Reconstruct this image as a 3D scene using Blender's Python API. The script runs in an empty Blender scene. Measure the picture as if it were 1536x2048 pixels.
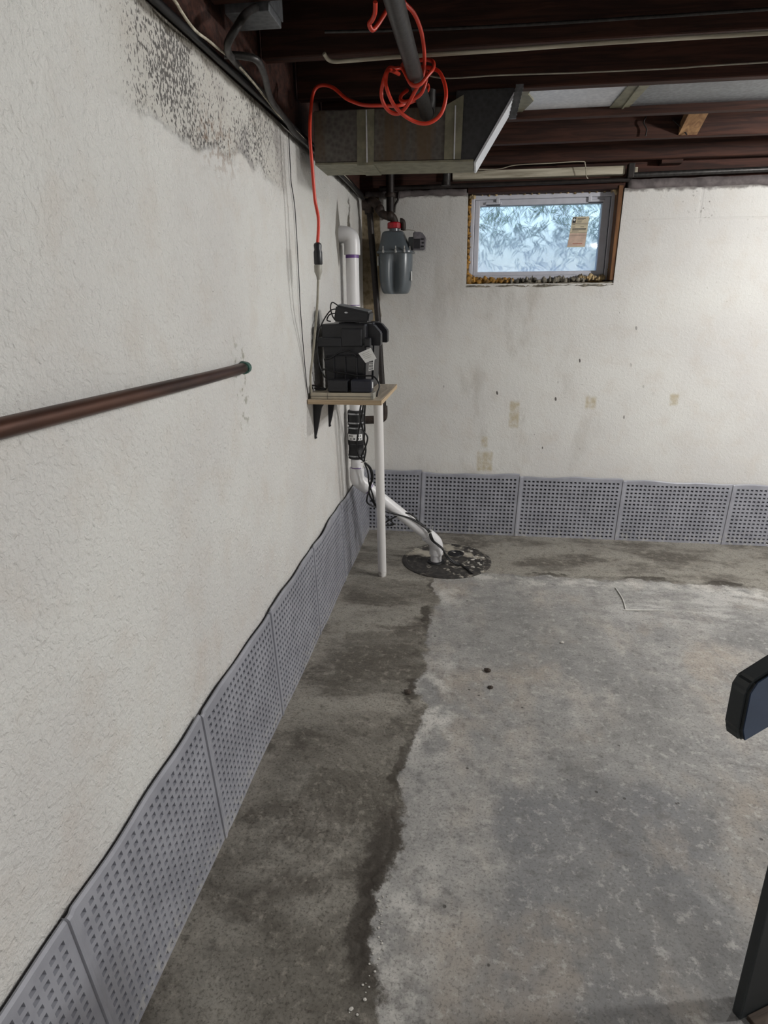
import bpy, bmesh, math, random
from mathutils import Vector, Matrix
random.seed(7)
SC = bpy.context.scene
COL = SC.collection

# ------------------------------------------------------------------ camera, world, lights, exposure
def look(yaw, pitch, roll):
    f = Vector((-math.sin(yaw)*math.cos(pitch), math.cos(yaw)*math.cos(pitch), -math.sin(pitch)))
    r = Vector((math.cos(yaw), math.sin(yaw), 0)); u = r.cross(f)
    r2 = r*math.cos(roll) + u*math.sin(roll); u2 = u*math.cos(roll) - r*math.sin(roll)
    m = Matrix((r2, u2, -f)).transposed()
    return m.to_4x4()
cam = bpy.data.cameras.new('camera'); camo = bpy.data.objects.new('camera', cam); COL.objects.link(camo)
cam.sensor_fit = 'VERTICAL'; cam.sensor_height = 32.0; cam.lens = 1249/2048*32.0
cam.clip_start = 0.02
camo.matrix_world = Matrix.Translation((0.623, -3.636, 1.35)) @ look(math.radians(8.06), math.radians(18.59), math.radians(-0.43))
SC.camera = camo

world = bpy.data.worlds.new('world'); SC.world = world; world.use_nodes = True
wn = world.node_tree
sky = wn.nodes.new('ShaderNodeTexSky'); sky.sky_type = 'NISHITA'; sky.sun_disc = False
sky.sun_elevation = math.radians(42); sky.sun_rotation = math.radians(70)
wn.links.new(sky.outputs[0], wn.nodes['Background'].inputs[0])
wn.nodes['Background'].inputs[1].default_value = 0.30

def point_light(name, loc, watts, col, rad):
    l = bpy.data.lights.new(name, 'POINT'); l.energy = watts; l.color = col; l.shadow_soft_size = rad
    o = bpy.data.objects.new(name, l); o.location = loc; COL.objects.link(o)
point_light('ceiling_bulb_by_window', (2.45, -1.17, 1.93), 58, (1.0, 0.99, 0.965), 0.045)
point_light('added_fill_mid_room', (3.3, -2.19, 2.07), 135, (1.0, 1.0, 0.985), 0.07)  # unseen fill light, added to brighten the left wall
point_light('ceiling_bulb_by_stairs', (2.1, -4.93, 2.07), 60, (1.0, 1.0, 0.985), 0.08)

vs = SC.view_settings
vs.view_transform = 'Standard'; vs.look = 'None'; vs.gamma = 1.0; vs.use_curve_mapping = False
vs.exposure = 0.12

# ------------------------------------------------------------------ material helpers
def srgb(h):
    h = h.lstrip('#'); c = [int(h[i:i+2], 16)/255 for i in (0, 2, 4)]
    return tuple(x/12.92 if x <= .04045 else ((x+.055)/1.055)**2.4 for x in c) + (1,)
class NT:
    def __init__(s, name):
        s.mat = bpy.data.materials.new(name); s.mat.use_nodes = True
        s.t = s.mat.node_tree; s.b = s.t.nodes['Principled BSDF']
        s.co = s.t.nodes.new('ShaderNodeTexCoord').outputs['Object']
        s._xyz = None
    def put(s, sock, v):
        if isinstance(v, bpy.types.NodeSocket): s.t.links.new(v, sock)
        elif isinstance(v, tuple) and len(v) == 3 and sock.type == 'RGBA': sock.default_value = v + (1,)
        else: sock.default_value = v
    def xyz(s):
        if s._xyz is None:
            n = s.t.nodes.new('ShaderNodeSeparateXYZ'); s.t.links.new(s.co, n.inputs[0]); s._xyz = n.outputs
        return s._xyz
    def m(s, op, a, b=0.0, clamp=False):
        n = s.t.nodes.new('ShaderNodeMath'); n.operation = op; n.use_clamp = clamp
        s.put(n.inputs[0], a); s.put(n.inputs[1], b); return n.outputs[0]
    def sm(s, v, lo, hi, a=0.0, b=1.0):
        n = s.t.nodes.new('ShaderNodeMapRange'); n.interpolation_type = 'SMOOTHSTEP'
        s.put(n.inputs[0], v); s.put(n.inputs[1], lo); s.put(n.inputs[2], hi); s.put(n.inputs[3], a); s.put(n.inputs[4], b)
        return n.outputs[0]
    def scale(s, v, loc=(0, 0, 0), rot=(0, 0, 0)):
        n = s.t.nodes.new('ShaderNodeMapping'); s.t.links.new(s.co, n.inputs[0])
        n.inputs['Scale'].default_value = v; n.inputs['Location'].default_value = loc; n.inputs['Rotation'].default_value = rot
        return n.outputs[0]
    def noise(s, sc, det=4, rough=.55, vec=None, dist=0.0):
        n = s.t.nodes.new('ShaderNodeTexNoise'); s.t.links.new(vec or s.co, n.inputs['Vector'])
        n.inputs['Scale'].default_value = sc; n.inputs['Detail'].default_value = det
        n.inputs['Roughness'].default_value = rough; n.inputs['Distortion'].default_value = dist
        return n.outputs[0]
    def vor(s, sc, vec=None, feat='F1', rnd=1.0):
        n = s.t.nodes.new('ShaderNodeTexVoronoi'); n.feature = feat; s.t.links.new(vec or s.co, n.inputs['Vector'])
        n.inputs['Scale'].default_value = sc; n.inputs['Randomness'].default_value = rnd
        return n.outputs['Distance']
    def vor2(s, a, b, sc):
        c = s.t.nodes.new('ShaderNodeCombineXYZ'); s.put(c.inputs[0], a); s.put(c.inputs[1], b)
        n = s.t.nodes.new('ShaderNodeTexVoronoi'); n.voronoi_dimensions = '2D'; s.t.links.new(c.outputs[0], n.inputs['Vector'])
        n.inputs['Scale'].default_value = sc; return n.outputs['Distance']
    def mix(s, f, a, b, mode='MIX'):
        n = s.t.nodes.new('ShaderNodeMix'); n.data_type = 'RGBA'; n.blend_type = mode
        s.put(n.inputs[0], f); s.put(n.inputs[6], a); s.put(n.inputs[7], b); return n.outputs[2]
    def box(s, c, lo, hi, e):
        return s.m('MULTIPLY', s.sm(c, lo-e, lo+e), s.sm(c, hi-e, hi+e, 1.0, 0.0))
    def bump(s, h, strength=.5, dist=.005, normal=None):
        n = s.t.nodes.new('ShaderNodeBump'); n.inputs['Strength'].default_value = strength
        n.inputs['Distance'].default_value = dist; s.put(n.inputs['Height'], h)
        if normal: s.t.links.new(normal, n.inputs['Normal'])
        s.t.links.new(n.outputs[0], s.b.inputs['Normal']); return n.outputs[0]
    def fin(s, col=None, rough=None, metal=None, spec=None):
        if col is not None: s.put(s.b.inputs['Base Color'], col)
        if rough is not None: s.put(s.b.inputs['Roughness'], rough)
        if metal is not None: s.put(s.b.inputs['Metallic'], metal)
        if spec is not None: s.put(s.b.inputs['Specular IOR Level'], spec)
        return s.mat
def plain(name, hexc, rough=.5, metal=0.0, var=.12, sc=30, spec=None, bump=0.0):
    t = NT(name); c = srgb(hexc); d = tuple(x*(1-var*1.6) for x in c[:3]) + (1,)
    f = t.noise(sc, 3)
    if bump: t.bump(f, bump, .002)
    return t.fin(t.mix(t.sm(f, .35, .65), d, c), rough, metal, spec)

M = {}
def make_wall(name, side):
    t = NT(name); X, Y, Z = t.xyz()
    big = t.noise(1.6, 3); mid = t.noise(9, 4)
    col = t.mix(t.sm(big, .35, .65), srgb('#d9d8d4'), srgb('#d0cecb'))
    col = t.mix(t.m('MULTIPLY', t.sm(mid, .45, .75), .35), col, srgb('#c9c0b6'))
    fine = t.noise(150, 4, .6); blob = t.noise(62, 3, .55, dist=.8)
    h = t.m('ADD', t.m('MULTIPLY', fine, .5), t.m('MULTIPLY', blob, .9))
    if side == 'left':
        # rough unskimmed band near the top, peppered with mould
        edge = t.m('ADD', Z, t.m('MULTIPLY', t.noise(5, 3), -.16))
        band = t.m('MULTIPLY', t.sm(edge, 1.60, 1.63), t.box(Y, -2.45, -1.50, .12))
        dens = t.noise(3.0, 4, .6)
        sp = t.m('ADD', t.noise(170, 2, .5, vec=t.scale((1, 1.0, .6))), t.m('MULTIPLY', t.noise(85, 2, .5, vec=t.scale((1, 1.0, .6))), .5))
        thr = t.sm(dens, .34, .62, .96, .70)
        dots = t.m('MULTIPLY', t.sm(t.m('SUBTRACT', sp, thr), .0, .04), band)
        grey = t.m('MULTIPLY', t.m('MULTIPLY', t.sm(t.noise(4.5, 4, .6), .5, .66), band), t.box(Y, -1.95, -1.45, .1))
        col = t.mix(t.m('MULTIPLY', band, .45), col, srgb('#b3aea3'))
        col = t.mix(t.m('MULTIPLY', grey, .6), col, srgb('#6d6a70'))
        col = t.mix(t.m('MULTIPLY', dots, .8), col, srgb('#332f31'))
        rust = t.m('MULTIPLY', t.m('MULTIPLY', t.box(Y, -2.12, -1.9, .06), t.box(Z, 1.66, 1.76, .05)), t.sm(t.noise(40, 3), .5, .6))
        col = t.mix(t.m('MULTIPLY', rust, .6), col, srgb('#8d7664'))
        # dark uneven line right under the sill
        top = t.sm(t.m('ADD', Z, t.m('MULTIPLY', t.noise(14, 3), .03)), 1.868, 1.885)
        col = t.mix(t.m('MULTIPLY', top, .8), col, srgb('#4a4439'))
        # mortar patches round the discharge pipe
        d1 = t.m('ADD', t.m('ABSOLUTE', t.m('MULTIPLY', t.m('SUBTRACT', Y, -.64), 1.0)), t.m('MULTIPLY', t.m('ABSOLUTE', t.m('SUBTRACT', Z, 1.64)), .45))
        p1 = t.sm(t.m('ADD', d1, t.m('MULTIPLY', t.noise(25, 3), .012)), .066, .076, 1., 0.)
        col = t.mix(p1, col, t.mix(mid, srgb('#8b8780'), srgb('#77736c')))
        p2 = t.m('MULTIPLY', t.box(t.m('ADD', Y, t.m('MULTIPLY', t.noise(18, 3), .10)), -.36, -.29, .008), t.box(t.m('ADD', Z, t.m('MULTIPLY', t.noise(11, 3), .1)), 1.66, 1.87, .012))
        p2 = t.m('MULTIPLY', p2, t.sm(t.noise(16, 2), .42, .5))
        col = t.mix(p2, col, srgb('#6f6b63'))
        # old pipe hole, patched
        ring = t.m('MULTIPLY', t.box(Y, -2.03, -1.93, .03), t.box(Z, 1.02, 1.26, .04))
        col = t.mix(t.m('MULTIPLY', ring, t.m('MULTIPLY', t.sm(t.noise(35, 3), .56, .66), .6)), col, srgb('#7c7a66'))
        # rub marks low on the wall
        rub = t.m('MULTIPLY', t.box(Z, .45, .75, .15), t.sm(t.noise(4, 4), .52, .7))
        col = t.mix(t.m('MULTIPLY', rub, .25), col, srgb('#bda99a'))
        h = t.m('ADD', h, t.m('MULTIPLY', band, -1.6))
    if side == 'back':
        spk = t.m('MULTIPLY', t.sm(t.vor2(t.m('ADD', X, t.m('MULTIPLY', Z, .12)), t.m('MULTIPLY', Z, .5), 10), t.sm(t.noise(9, 2), .42, .62, -.02, .05), t.sm(t.noise(9, 2), .42, .62, .01, .075), 1., 0.), t.sm(t.noise(3.1, 3), .49, .55))
        spk = t.m('MULTIPLY', spk, t.m('MULTIPLY', t.box(X, .45, 1.5, .2), t.box(Z, .38, 1.45, .1)))
        col = t.mix(t.m('MULTIPLY', spk, .9), col, srgb('#3a3531'))
        smear = t.m('MULTIPLY', t.sm(t.noise(3.2, 4, .6, vec=t.scale((1.6, 1, .6))), .5, .72), t.box(X, .25, 1.3, .2))
        col = t.mix(t.m('MULTIPLY', smear, .5), col, srgb('#aca79f'))
        for (a, b, c, d) in ((.838, .892, .66, .81), (.665, .755, .395, .51), (.685, .72, .54, .60), (1.255, 1.31, .775, .84), (1.70, 1.745, .80, .86)):
            g = t.m('MULTIPLY', t.box(X, a, b, .008), t.box(Z, c, d, .012))
            col = t.mix(t.m('MULTIPLY', g, t.sm(t.noise(30, 3), .35, .65, .25, .75)), col, srgb('#b3a584'))
        # unpainted brown strip behind the iron pipe
        xs = t.m('ADD', X, t.m('MULTIPLY', t.noise(8, 3), .05)); 
        br = t.m('MULTIPLY', t.sm(xs, .115, .125, 1., 0.), t.sm(t.m('ADD', Z, t.m('MULTIPLY', t.noise(9, 3), .15)), 1.20, 1.27))
        col = t.mix(br, col, t.mix(t.sm(t.noise(26, 4), .4, .65), srgb('#9a8c74'), srgb('#75674f')))
        # top block course right of the window shows through the paint
        ct = t.m('MULTIPLY', t.sm(X, 1.38, 1.42), t.box(Z, 1.715, 1.90, .004))
        jt = t.m('MULTIPLY', t.sm(t.m('ABSOLUTE', t.m('SUBTRACT', t.m('ADD', Z, t.m('MULTIPLY', t.noise(6, 2), .012)), 1.742)), .002, .006, 1., 0.), t.sm(X, 1.38, 1.42))
        jx = t.m('ABSOLUTE', t.m('SUBTRACT', t.m('FRACT', t.m('MULTIPLY', t.m('SUBTRACT', X, 1.55), 1/.34)), .5))
        jv = t.m('MULTIPLY', t.sm(jx, .012, .03, 1., 0.), ct)
        h = t.m('ADD', h, t.m('MULTIPLY', t.m('MAXIMUM', jt, t.m('MULTIPLY', jv, .6)), -.8))
        md = t.m('MULTIPLY', ct, t.m('MULTIPLY', t.sm(t.vor(60), .2, .3, 1., 0.), t.sm(t.noise(5, 3), .5, .62)))
        md = t.m('MULTIPLY', md, t.sm(X, 1.75, 2.0, 1., 0.2))
        col = t.mix(t.m('MULTIPLY', md, .7), col, srgb('#5e5854'))
        tp = t.sm(t.m('ADD', Z, t.m('MULTIPLY', t.noise(22, 3), .05)), 1.888, 1.905)
        col = t.mix(t.m('MULTIPLY', tp, .75), col, srgb('#453d3a'))
    pit = t.m('MULTIPLY', t.sm(t.noise(75, 3, .6), .60, .72), t.sm(t.noise(4, 3), .42, .6))
    col = t.mix(t.m('MULTIPLY', pit, .35), col, srgb('#938f88'))
    t.bump(h, *((.85, .009) if side == 'left' else (.5, .005)))
    return t.fin(col, .85, spec=.25)
M['wall_left'] = make_wall('painted_wall_left', 'left')
M['wall_back'] = make_wall('painted_wall_back', 'back')
M['wall'] = make_wall('painted_wall', 'plain')

def make_floor():
    t = NT('concrete_floor'); X, Y, Z = t.xyz()
    wob = t.m('MULTIPLY', t.m('SUBTRACT', t.noise(5, 8, .68), .5), .24)
    wob2 = t.m('MULTIPLY', t.m('SUBTRACT', t.noise(1.7, 2), .5), .12)
    dl = t.m('ADD', t.m('SUBTRACT', X, .47), t.m('ADD', wob, wob2))            # <0 : new strip along the left wall
    db = t.m('ADD', t.m('SUBTRACT', t.m('MULTIPLY', Y, -1.0), .60), t.m('ADD', wob, wob2))  # <0 : new strip along the back wall
    d = t.m('MINIMUM', dl, db)
    strip = t.sm(d, -.012, .012, 1., 0.)
    n1 = t.noise(2.2, 5, .6); n2 = t.noise(14, 6, .65); n3 = t.noise(55, 4, .6); n4 = t.noise(5, 4, .6, vec=t.scale((1, .45, 1), rot=(0, 0, .5)))
    old = t.mix(t.sm(n1, .35, .65), srgb('#8f8e8c'), srgb('#a3a19d'))
    old = t.mix(t.m('MULTIPLY', t.sm(n4, .48, .68), .7), old, srgb('#aea79e'))
    old = t.mix(t.m('MULTIPLY', t.sm(n2, .45, .7), .7), old, srgb('#7d7c7b'))
    old = t.mix(t.m('MULTIPLY', t.sm(t.noise(18, 5, .7), .55, .72), .6), old, srgb('#bbb8b2'))
    pw = t.m('MULTIPLY', t.m('SUBTRACT', t.noise(2.6, 5, .6), .5), .5)
    patch = t.m('MULTIPLY', t.box(t.m('ADD', X, pw), .72, 1.32, .05), t.sm(t.m('ADD', Y, pw), -2.15, -2.05, 1., 0.))
    old = t.mix(t.m('MULTIPLY', patch, .62), old, srgb('#717275'))
    dk = t.m('MULTIPLY', t.sm(t.noise(1.3, 5, .62, vec=t.scale((1, 1, 1), loc=(3.1, 1.7, 0))), .48, .62), .55)
    old = t.mix(dk, old, srgb('#7a7977'))
    tan = t.m('MULTIPLY', t.sm(t.noise(2.7, 5, .62, vec=t.scale((1, .7, 1), loc=(7.1, 4.7, 0))), .52, .66), .5)
    old = t.mix(tan, old, srgb('#a89c8e'))
    pit = t.m('MULTIPLY', t.sm(t.vor(16), .05, .09, 1., 0.), t.sm(t.noise(4, 3), .5, .58))
    old = t.mix(t.m('MULTIPLY', pit, .8), old, srgb('#3b3733'))
    # chalky bloom just beyond the joint
    bl = t.m('MULTIPLY', t.box(d, .0, .12, .035), t.sm(t.noise(9, 5, .65), .42, .62))
    bl = t.m('MULTIPLY', bl, t.sm(t.noise(1.4, 2), .35, .55))
    old = t.mix(t.m('MULTIPLY', bl, .85), old, srgb('#cfccc6'))
    bl2 = t.m('MULTIPLY', t.m('MULTIPLY', t.box(X, 1.2, 2.6, .35), t.box(Y, -1.05, -.62, .12)), t.sm(t.noise(7, 5, .65, vec=t.scale((.5, 1.2, 1))), .45, .6))
    old = t.mix(t.m('MULTIPLY', bl2, .6), old, srgb('#c9c7c3'))
    # new strip : trowelled, in successive darker and lighter pours
    wv = t.t.nodes.new('ShaderNodeTexWave'); wv.wave_type = 'RINGS'; wv.rings_direction = 'Z'
    t.t.links.new(t.scale((1, 1, 1), loc=(-.1, 2.35, 0)), wv.inputs['Vector'])
    wv.inputs['Scale'].default_value = 9; wv.inputs['Distortion'].default_value = 7; wv.inputs['Detail'].default_value = 3; wv.inputs['Detail Scale'].default_value = 2.5
    pour = t.noise(3.0, 5, .6, vec=t.scale((.75, 1.5, 1), loc=(.3, .23, 0)))
    new = t.mix(t.sm(pour, .40, .58), srgb('#615c55'), srgb('#9c988f'))
    new = t.mix(t.m('MULTIPLY', t.sm(n2, .5, .68), .7), new, srgb('#a7a298'))
    new = t.mix(t.m('MULTIPLY', t.sm(n3, .5, .7), .45), new, srgb('#56514a'))
    new = t.mix(t.m('MULTIPLY', wv.outputs['Fac'], .22), new, srgb('#8f897f'))
    we = t.m('MULTIPLY', t.m('SUBTRACT', t.noise(4.5, 5, .62), .5), .22)
    Xw = t.m('ADD', X, we); Yw = t.m('ADD', Y, we)
    for (x0, x1, y0, y1, cc, ff) in ((.13, .60, -1.73, -1.27, '#5d5850', .75), (.02, .40, -1.20, -1.02, '#a8a49b', .6), (.05, .40, -1.93, -1.77, '#a19c92', .5), (.12, .40, -2.12, -2.0, '#a8a398', .55),
                                     (.16, .52, -2.32, -2.13, '#5a544c', .6), (.05, .60, -.98, -.74, '#605b53', .5)):
        pm = t.m('MULTIPLY', t.box(Xw, x0, x1, .012), t.box(Yw, y0, y1, .012))
        new = t.mix(t.m('MULTIPLY', pm, t.sm(t.noise(20, 4, .7), .3, .7, ff*.6, ff)), new, srgb(cc))
    near = t.m('MULTIPLY', t.sm(Y, -2.1, -1.75, 1., 0.), t.sm(t.noise(2.1, 4), .32, .55))
    new = t.mix(t.m('MULTIPLY', near, .62), new, srgb('#5a554d'))
    # light lime skin along the foot of the panels
    rim = t.m('MULTIPLY', t.sm(X, .03, .11, 1., 0.), t.sm(t.noise(10, 4), .38, .6))
    new = t.mix(t.m('MULTIPLY', rim, .55), new, srgb('#a09a90'))
    col = t.mix(strip, old, new)
    g1 = t.noise(130, 3, .7); g2 = t.noise(32, 6, .75)
    col = t.mix(t.m('MULTIPLY', t.sm(g1, .50, .66), .6), col, t.mix(strip, srgb('#5f5d5a'), srgb('#3f3a33')))
    col = t.mix(t.m('MULTIPLY', t.sm(g2, .53, .64), .5), col, t.mix(strip, srgb('#bdbab5'), srgb('#a39d92')))
    col = t.mix(t.m('MULTIPLY', t.sm(t.noise(24, 6, .75), .53, .66), .5), col, t.mix(strip, srgb('#63615f'), srgb('#454039')))
    jn = t.m('MULTIPLY', t.box(d, -.035, .004, .008), t.sm(t.noise(5, 4, .6), .45, .58))
    col = t.mix(t.m('MULTIPLY', jn, .8), col, srgb('#3d3730'))
    wet = t.m('MULTIPLY', t.box(d, -.07, .0, .015), t.box(Y, -2.75, -2.28, .07))
    col = t.mix(t.m('MULTIPLY', wet, .75), col, srgb('#332d27'))
    h = t.m('ADD', t.m('ADD', t.m('MULTIPLY', n2, .6), t.m('MULTIPLY', n3, .35)), t.m('MULTIPLY', t.sm(d, -.012, .012), -.5))
    h = t.m('ADD', h, t.m('MULTIPLY', t.m('MULTIPLY', wv.outputs['Fac'], strip), .35))
    h = t.m('ADD', h, t.m('MULTIPLY', pit, -.5))
    t.bump(h, .5, .006)
    return t.fin(col, t.sm(n2, .3, .7, .55, .9), spec=.35)
M['floor'] = make_floor()

def make_wood(name, dark, light, ax=(.6, 9, 9), rough=.75):
    t = NT(name)
    g = t.noise(6, 6, .62, vec=t.scale(ax), dist=.8); k = t.noise(2.2, 3)
    c = t.mix(t.sm(g, .35, .68), srgb(dark), srgb(light))
    c = t.mix(t.m('MULTIPLY', t.sm(k, .5, .7), .4), c, srgb(dark))
    t.bump(g, .3, .003)
    return t.fin(c, rough, spec=.3)
M['joist'] = make_wood('joist_wood', '#2b1a15', '#472b21')
M['block_wood'] = make_wood('block_wood', '#7a5a40', '#a5805a', ax=(6, 2, 6))
M['sill_wood'] = make_wood('sill_wood', '#2c1b16', '#4b2d24')
M['deck_wood'] = make_wood('deck_wood', '#241713', '#3a251d')
M['lath'] = make_wood('pale_lath', '#98907f', '#c9c2b0')
M['ply'] = make_wood('plywood_face', '#a89c8c', '#c4b8a6', ax=(9, .9, 9), rough=.6)
M['ply_edge'] = make_wood('plywood_edge', '#9b866c', '#cbb698', ax=(.5, .5, 60), rough=.7)
M['jamb'] = make_wood('jamb_wood', '#5c3d28', '#86603f', ax=(9, 9, .8))
M['tread'] = make_wood('brown_wood', '#3d342d', '#574c43')

def make_panel():
    t = NT('grey_dimple_plastic')
    f = t.noise(9, 4); d = t.noise(45, 4, .6)
    c = t.mix(t.sm(f, .35, .65), srgb('#8d8e96'), srgb('#9b9ca4'))
    X, Y, Z = t.xyz()
    dirt = t.m('MULTIPLY', t.sm(Z, .0, .10, 1., 0.), t.sm(d, .50, .62))
    c = t.mix(t.m('MULTIPLY', dirt, .6), c, srgb('#b9b7b2'))
    return t.fin(c, .42, spec=.5)
M['panel'] = make_panel()
M['pvc'] = plain('white_pvc', '#e4e3e4', .32, var=.03, sc=12, spec=.5)
def make_leg():
    t = NT('dirty_white_pvc'); X, Y, Z = t.xyz()
    g = t.sm(t.m('ADD', Z, t.m('MULTIPLY', t.noise(26, 4), .14)), .07, .10, 1., 0.)
    c = t.mix(g, srgb('#dedcda'), srgb('#8a8278'))
    return t.fin(c, .4)
M['leg'] = make_leg()
M['primer'] = plain('purple_primer', '#6d4a8e', .4)
M['rubber'] = plain('black_rubber', '#17171a', .45, sc=60)
M['black'] = plain('black_plastic', '#1b1b20', .38, sc=50, spec=.5)
M['black2'] = plain('blue_black_plastic', '#20222e', .35, sc=50, spec=.5)
M['cable'] = plain('black_cable', '#121214', .4)
M['steel'] = plain('clamp_steel', '#b9bbbf', .25, .9)
M['bolt'] = plain('bolt_steel', '#c8c8c6', .25, .9)
M['white'] = plain('white_paper', '#e6e6e4', .7, var=.03)
M['print'] = plain('printed_ink', '#26262a', .7)
M['print_red'] = plain('printed_red', '#a8452e', .7)
M['print_pink'] = plain('printed_pink', '#dbbfae', .7)
M['sticker'] = plain('cream_sticker', '#d9cdb2', .6, var=.05)
M['beige'] = plain('beige_plastic', '#b5ab98', .5, var=.06)
M['grey_cord'] = plain('grey_cord', '#a19c8e', .5)
M['ivory'] = plain('ivory_plug', '#9d9a90', .45)
M['orange'] = plain('orange_cord', '#d9402a', .38, var=.12, sc=14, spec=.5)
M['iron'] = plain('black_iron', '#2b2422', .5, .25, var=.3, sc=35, bump=.4)
M['rust_iron'] = plain('rusty_iron', '#3c302a', .6, .2, var=.35, sc=45, bump=.5)
M['gas_pipe'] = plain('dark_steel_pipe', '#3d3b3a', .42, .5, var=.25, sc=60, bump=.2)
M['meter'] = plain('meter_grey_paint', '#5d6469', .28, var=.05, sc=15, spec=.55)
M['meter_glass'] = plain('index_cover', '#77747a', .15, var=.15, sc=40, spec=.6)
M['index_dark'] = plain('index_dark', '#2b2a2f', .3)
M['red'] = plain('red_cap', '#b01525', .3, spec=.5)
M['foam'] = plain('spray_foam_amber', '#b98a3e', .7, var=.45, sc=40, bump=.6)
M['foam_pale'] = plain('spray_foam_pale', '#cdb488', .75, var=.5, sc=35, bump=.6)
M['foam_dark'] = plain('sill_mortar', '#8e8779', .85, var=.4, sc=30, bump=.8)
M['vinyl'] = plain('white_vinyl', '#cbccd6', .35, var=.05, sc=20)
M['gasket'] = plain('dark_gasket', '#2b2c31', .6)
M['khaki'] = plain('duct_tape_khaki', '#87846f', .55, var=.2, sc=25)
M['mortar'] = plain('dark_mortar', '#6e6666', .85, var=.25, sc=22, bump=.8)
M['slate'] = plain('slate_panel', '#3b4a62', .45, var=.08)
M['charcoal'] = plain('charcoal_paint', '#2f3335', .5, var=.06)
M['crumb'] = plain('concrete_crumb', '#4a4038', .9, var=.3, sc=80)
M['pale_crumb'] = plain('lime_crumb', '#d2cec6', .9, var=.2, sc=80)
M['bark'] = plain('bark', '#4d4038', .9, var=.3)
M['ground'] = plain('garden_ground', '#6d6a58', .95, var=.3, sc=6)
M['zip'] = plain('white_zip_tie', '#dcdad4', .4)
def make_copper():
    t = NT('aged_copper'); X, Y, Z = t.xyz()
    n = t.noise(18, 4, .6, vec=t.scale((1, .15, 1)))
    c = t.mix(t.sm(n, .35, .68), srgb('#33211c'), srgb('#573a2e'))
    v = t.m('MULTIPLY', t.sm(Y, .44, .51), t.sm(t.noise(60, 4), .3, .62))
    c = t.mix(v, c, srgb('#4f8072'))
    return t.fin(c, .42, t.m('SUBTRACT', .55, t.m('MULTIPLY', v, .5)))
M['copper'] = make_copper()
def make_galv(name, a, b, rough=.4, metal=.75, rust=0.0):
    t = NT(name); v = t.vor(70); n = t.noise(4, 4, .6)
    c = t.mix(v, srgb(a), srgb(b)); c = t.mix(t.m('MULTIPLY', t.sm(n, .45, .7), .4), c, srgb(a))
    if rust:
        r = t.sm(t.noise(3.5, 4, .6, vec=t.scale((3, 1, .35))), .5, .66)
        c = t.mix(t.m('MULTIPLY', r, rust), c, srgb('#6b5a45'))
    return t.fin(c, rough, metal)
M['galv'] = make_galv('galvanised_new', '#c6c9cf', '#e4e6ea', .45, .1)
M['galv_dull'] = make_galv('galvanised_dull', '#6c6f72', '#8f9296', .45, .6)
M['galv_dark'] = make_galv('galvanised_shaded', '#3a3b3c', '#4c4d4f', .5, .3)  # shade on the duct boot's front is put into this darker colour
M['galv_old'] = make_galv('galvanised_old', '#55524e', '#77746e', .55, .35, .75)
def make_lid():
    t = NT('sump_lid_plastic')
    n = t.noise(16, 5, .65); X, Y, Z = t.xyz()
    c = t.mix(t.sm(t.noise(40, 4), .4, .65), srgb('#2b2928'), srgb('#45413d'))
    fl = t.m('MULTIPLY', t.sm(t.noise(28, 5, .7), .55, .6), t.sm(t.noise(6, 3), .42, .58))
    c = t.mix(fl, c, srgb('#a9a397'))
    sm = t.m('MULTIPLY', t.sm(t.m('ADD', Y, t.m('MULTIPLY', n, .16)), .10, .13), t.sm(t.noise(9, 4), .42, .56))
    c = t.mix(t.m('MULTIPLY', sm, .85), c, srgb('#bcb5a6'))
    t.bump(n, .5, .005)
    return t.fin(c, .55)
M['lid'] = make_lid()
def make_glass():
    t = NT('dusty_window_glass'); nt = t.t; nt.nodes.remove(t.b)
    tr = nt.nodes.new('ShaderNodeBsdfTransparent'); tr.inputs[0].default_value = (.92, .96, 1, 1)
    tl = nt.nodes.new('ShaderNodeBsdfTranslucent'); tl.inputs[0].default_value = (.80, .88, 1.0, 1)
    gl = nt.nodes.new('ShaderNodeBsdfGlossy'); gl.inputs['Roughness'].default_value = .03
    m1 = nt.nodes.new('ShaderNodeMixShader'); m2 = nt.nodes.new('ShaderNodeMixShader')
    dust = t.m('ADD', t.sm(t.noise(3.2, 5, .6), .3, .75, -.06, .10), t.sm(t.xyz()[2], .10, .36, .52, .18))
    nt.links.new(dust, m1.inputs[0]); nt.links.new(tr.outputs[0], m1.inputs[1]); nt.links.new(tl.outputs[0], m1.inputs[2])
    m2.inputs[0].default_value = .05; nt.links.new(m1.outputs[0], m2.inputs[1]); nt.links.new(gl.outputs[0], m2.inputs[2])
    nt.links.new(m2.outputs[0], nt.nodes['Material Output'].inputs[0])
    return t.mat
M['glass'] = make_glass()
def make_leaf():
    t = NT('cedar_leaf'); c = t.mix(t.sm(t.noise(5, 3), .35, .65), srgb('#3f6a3f'), srgb('#7fae6c'))
    t.b.inputs['Subsurface Weight'].default_value = 0.0
    return t.fin(c, .6)
M['leaf'] = make_leaf()

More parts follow.
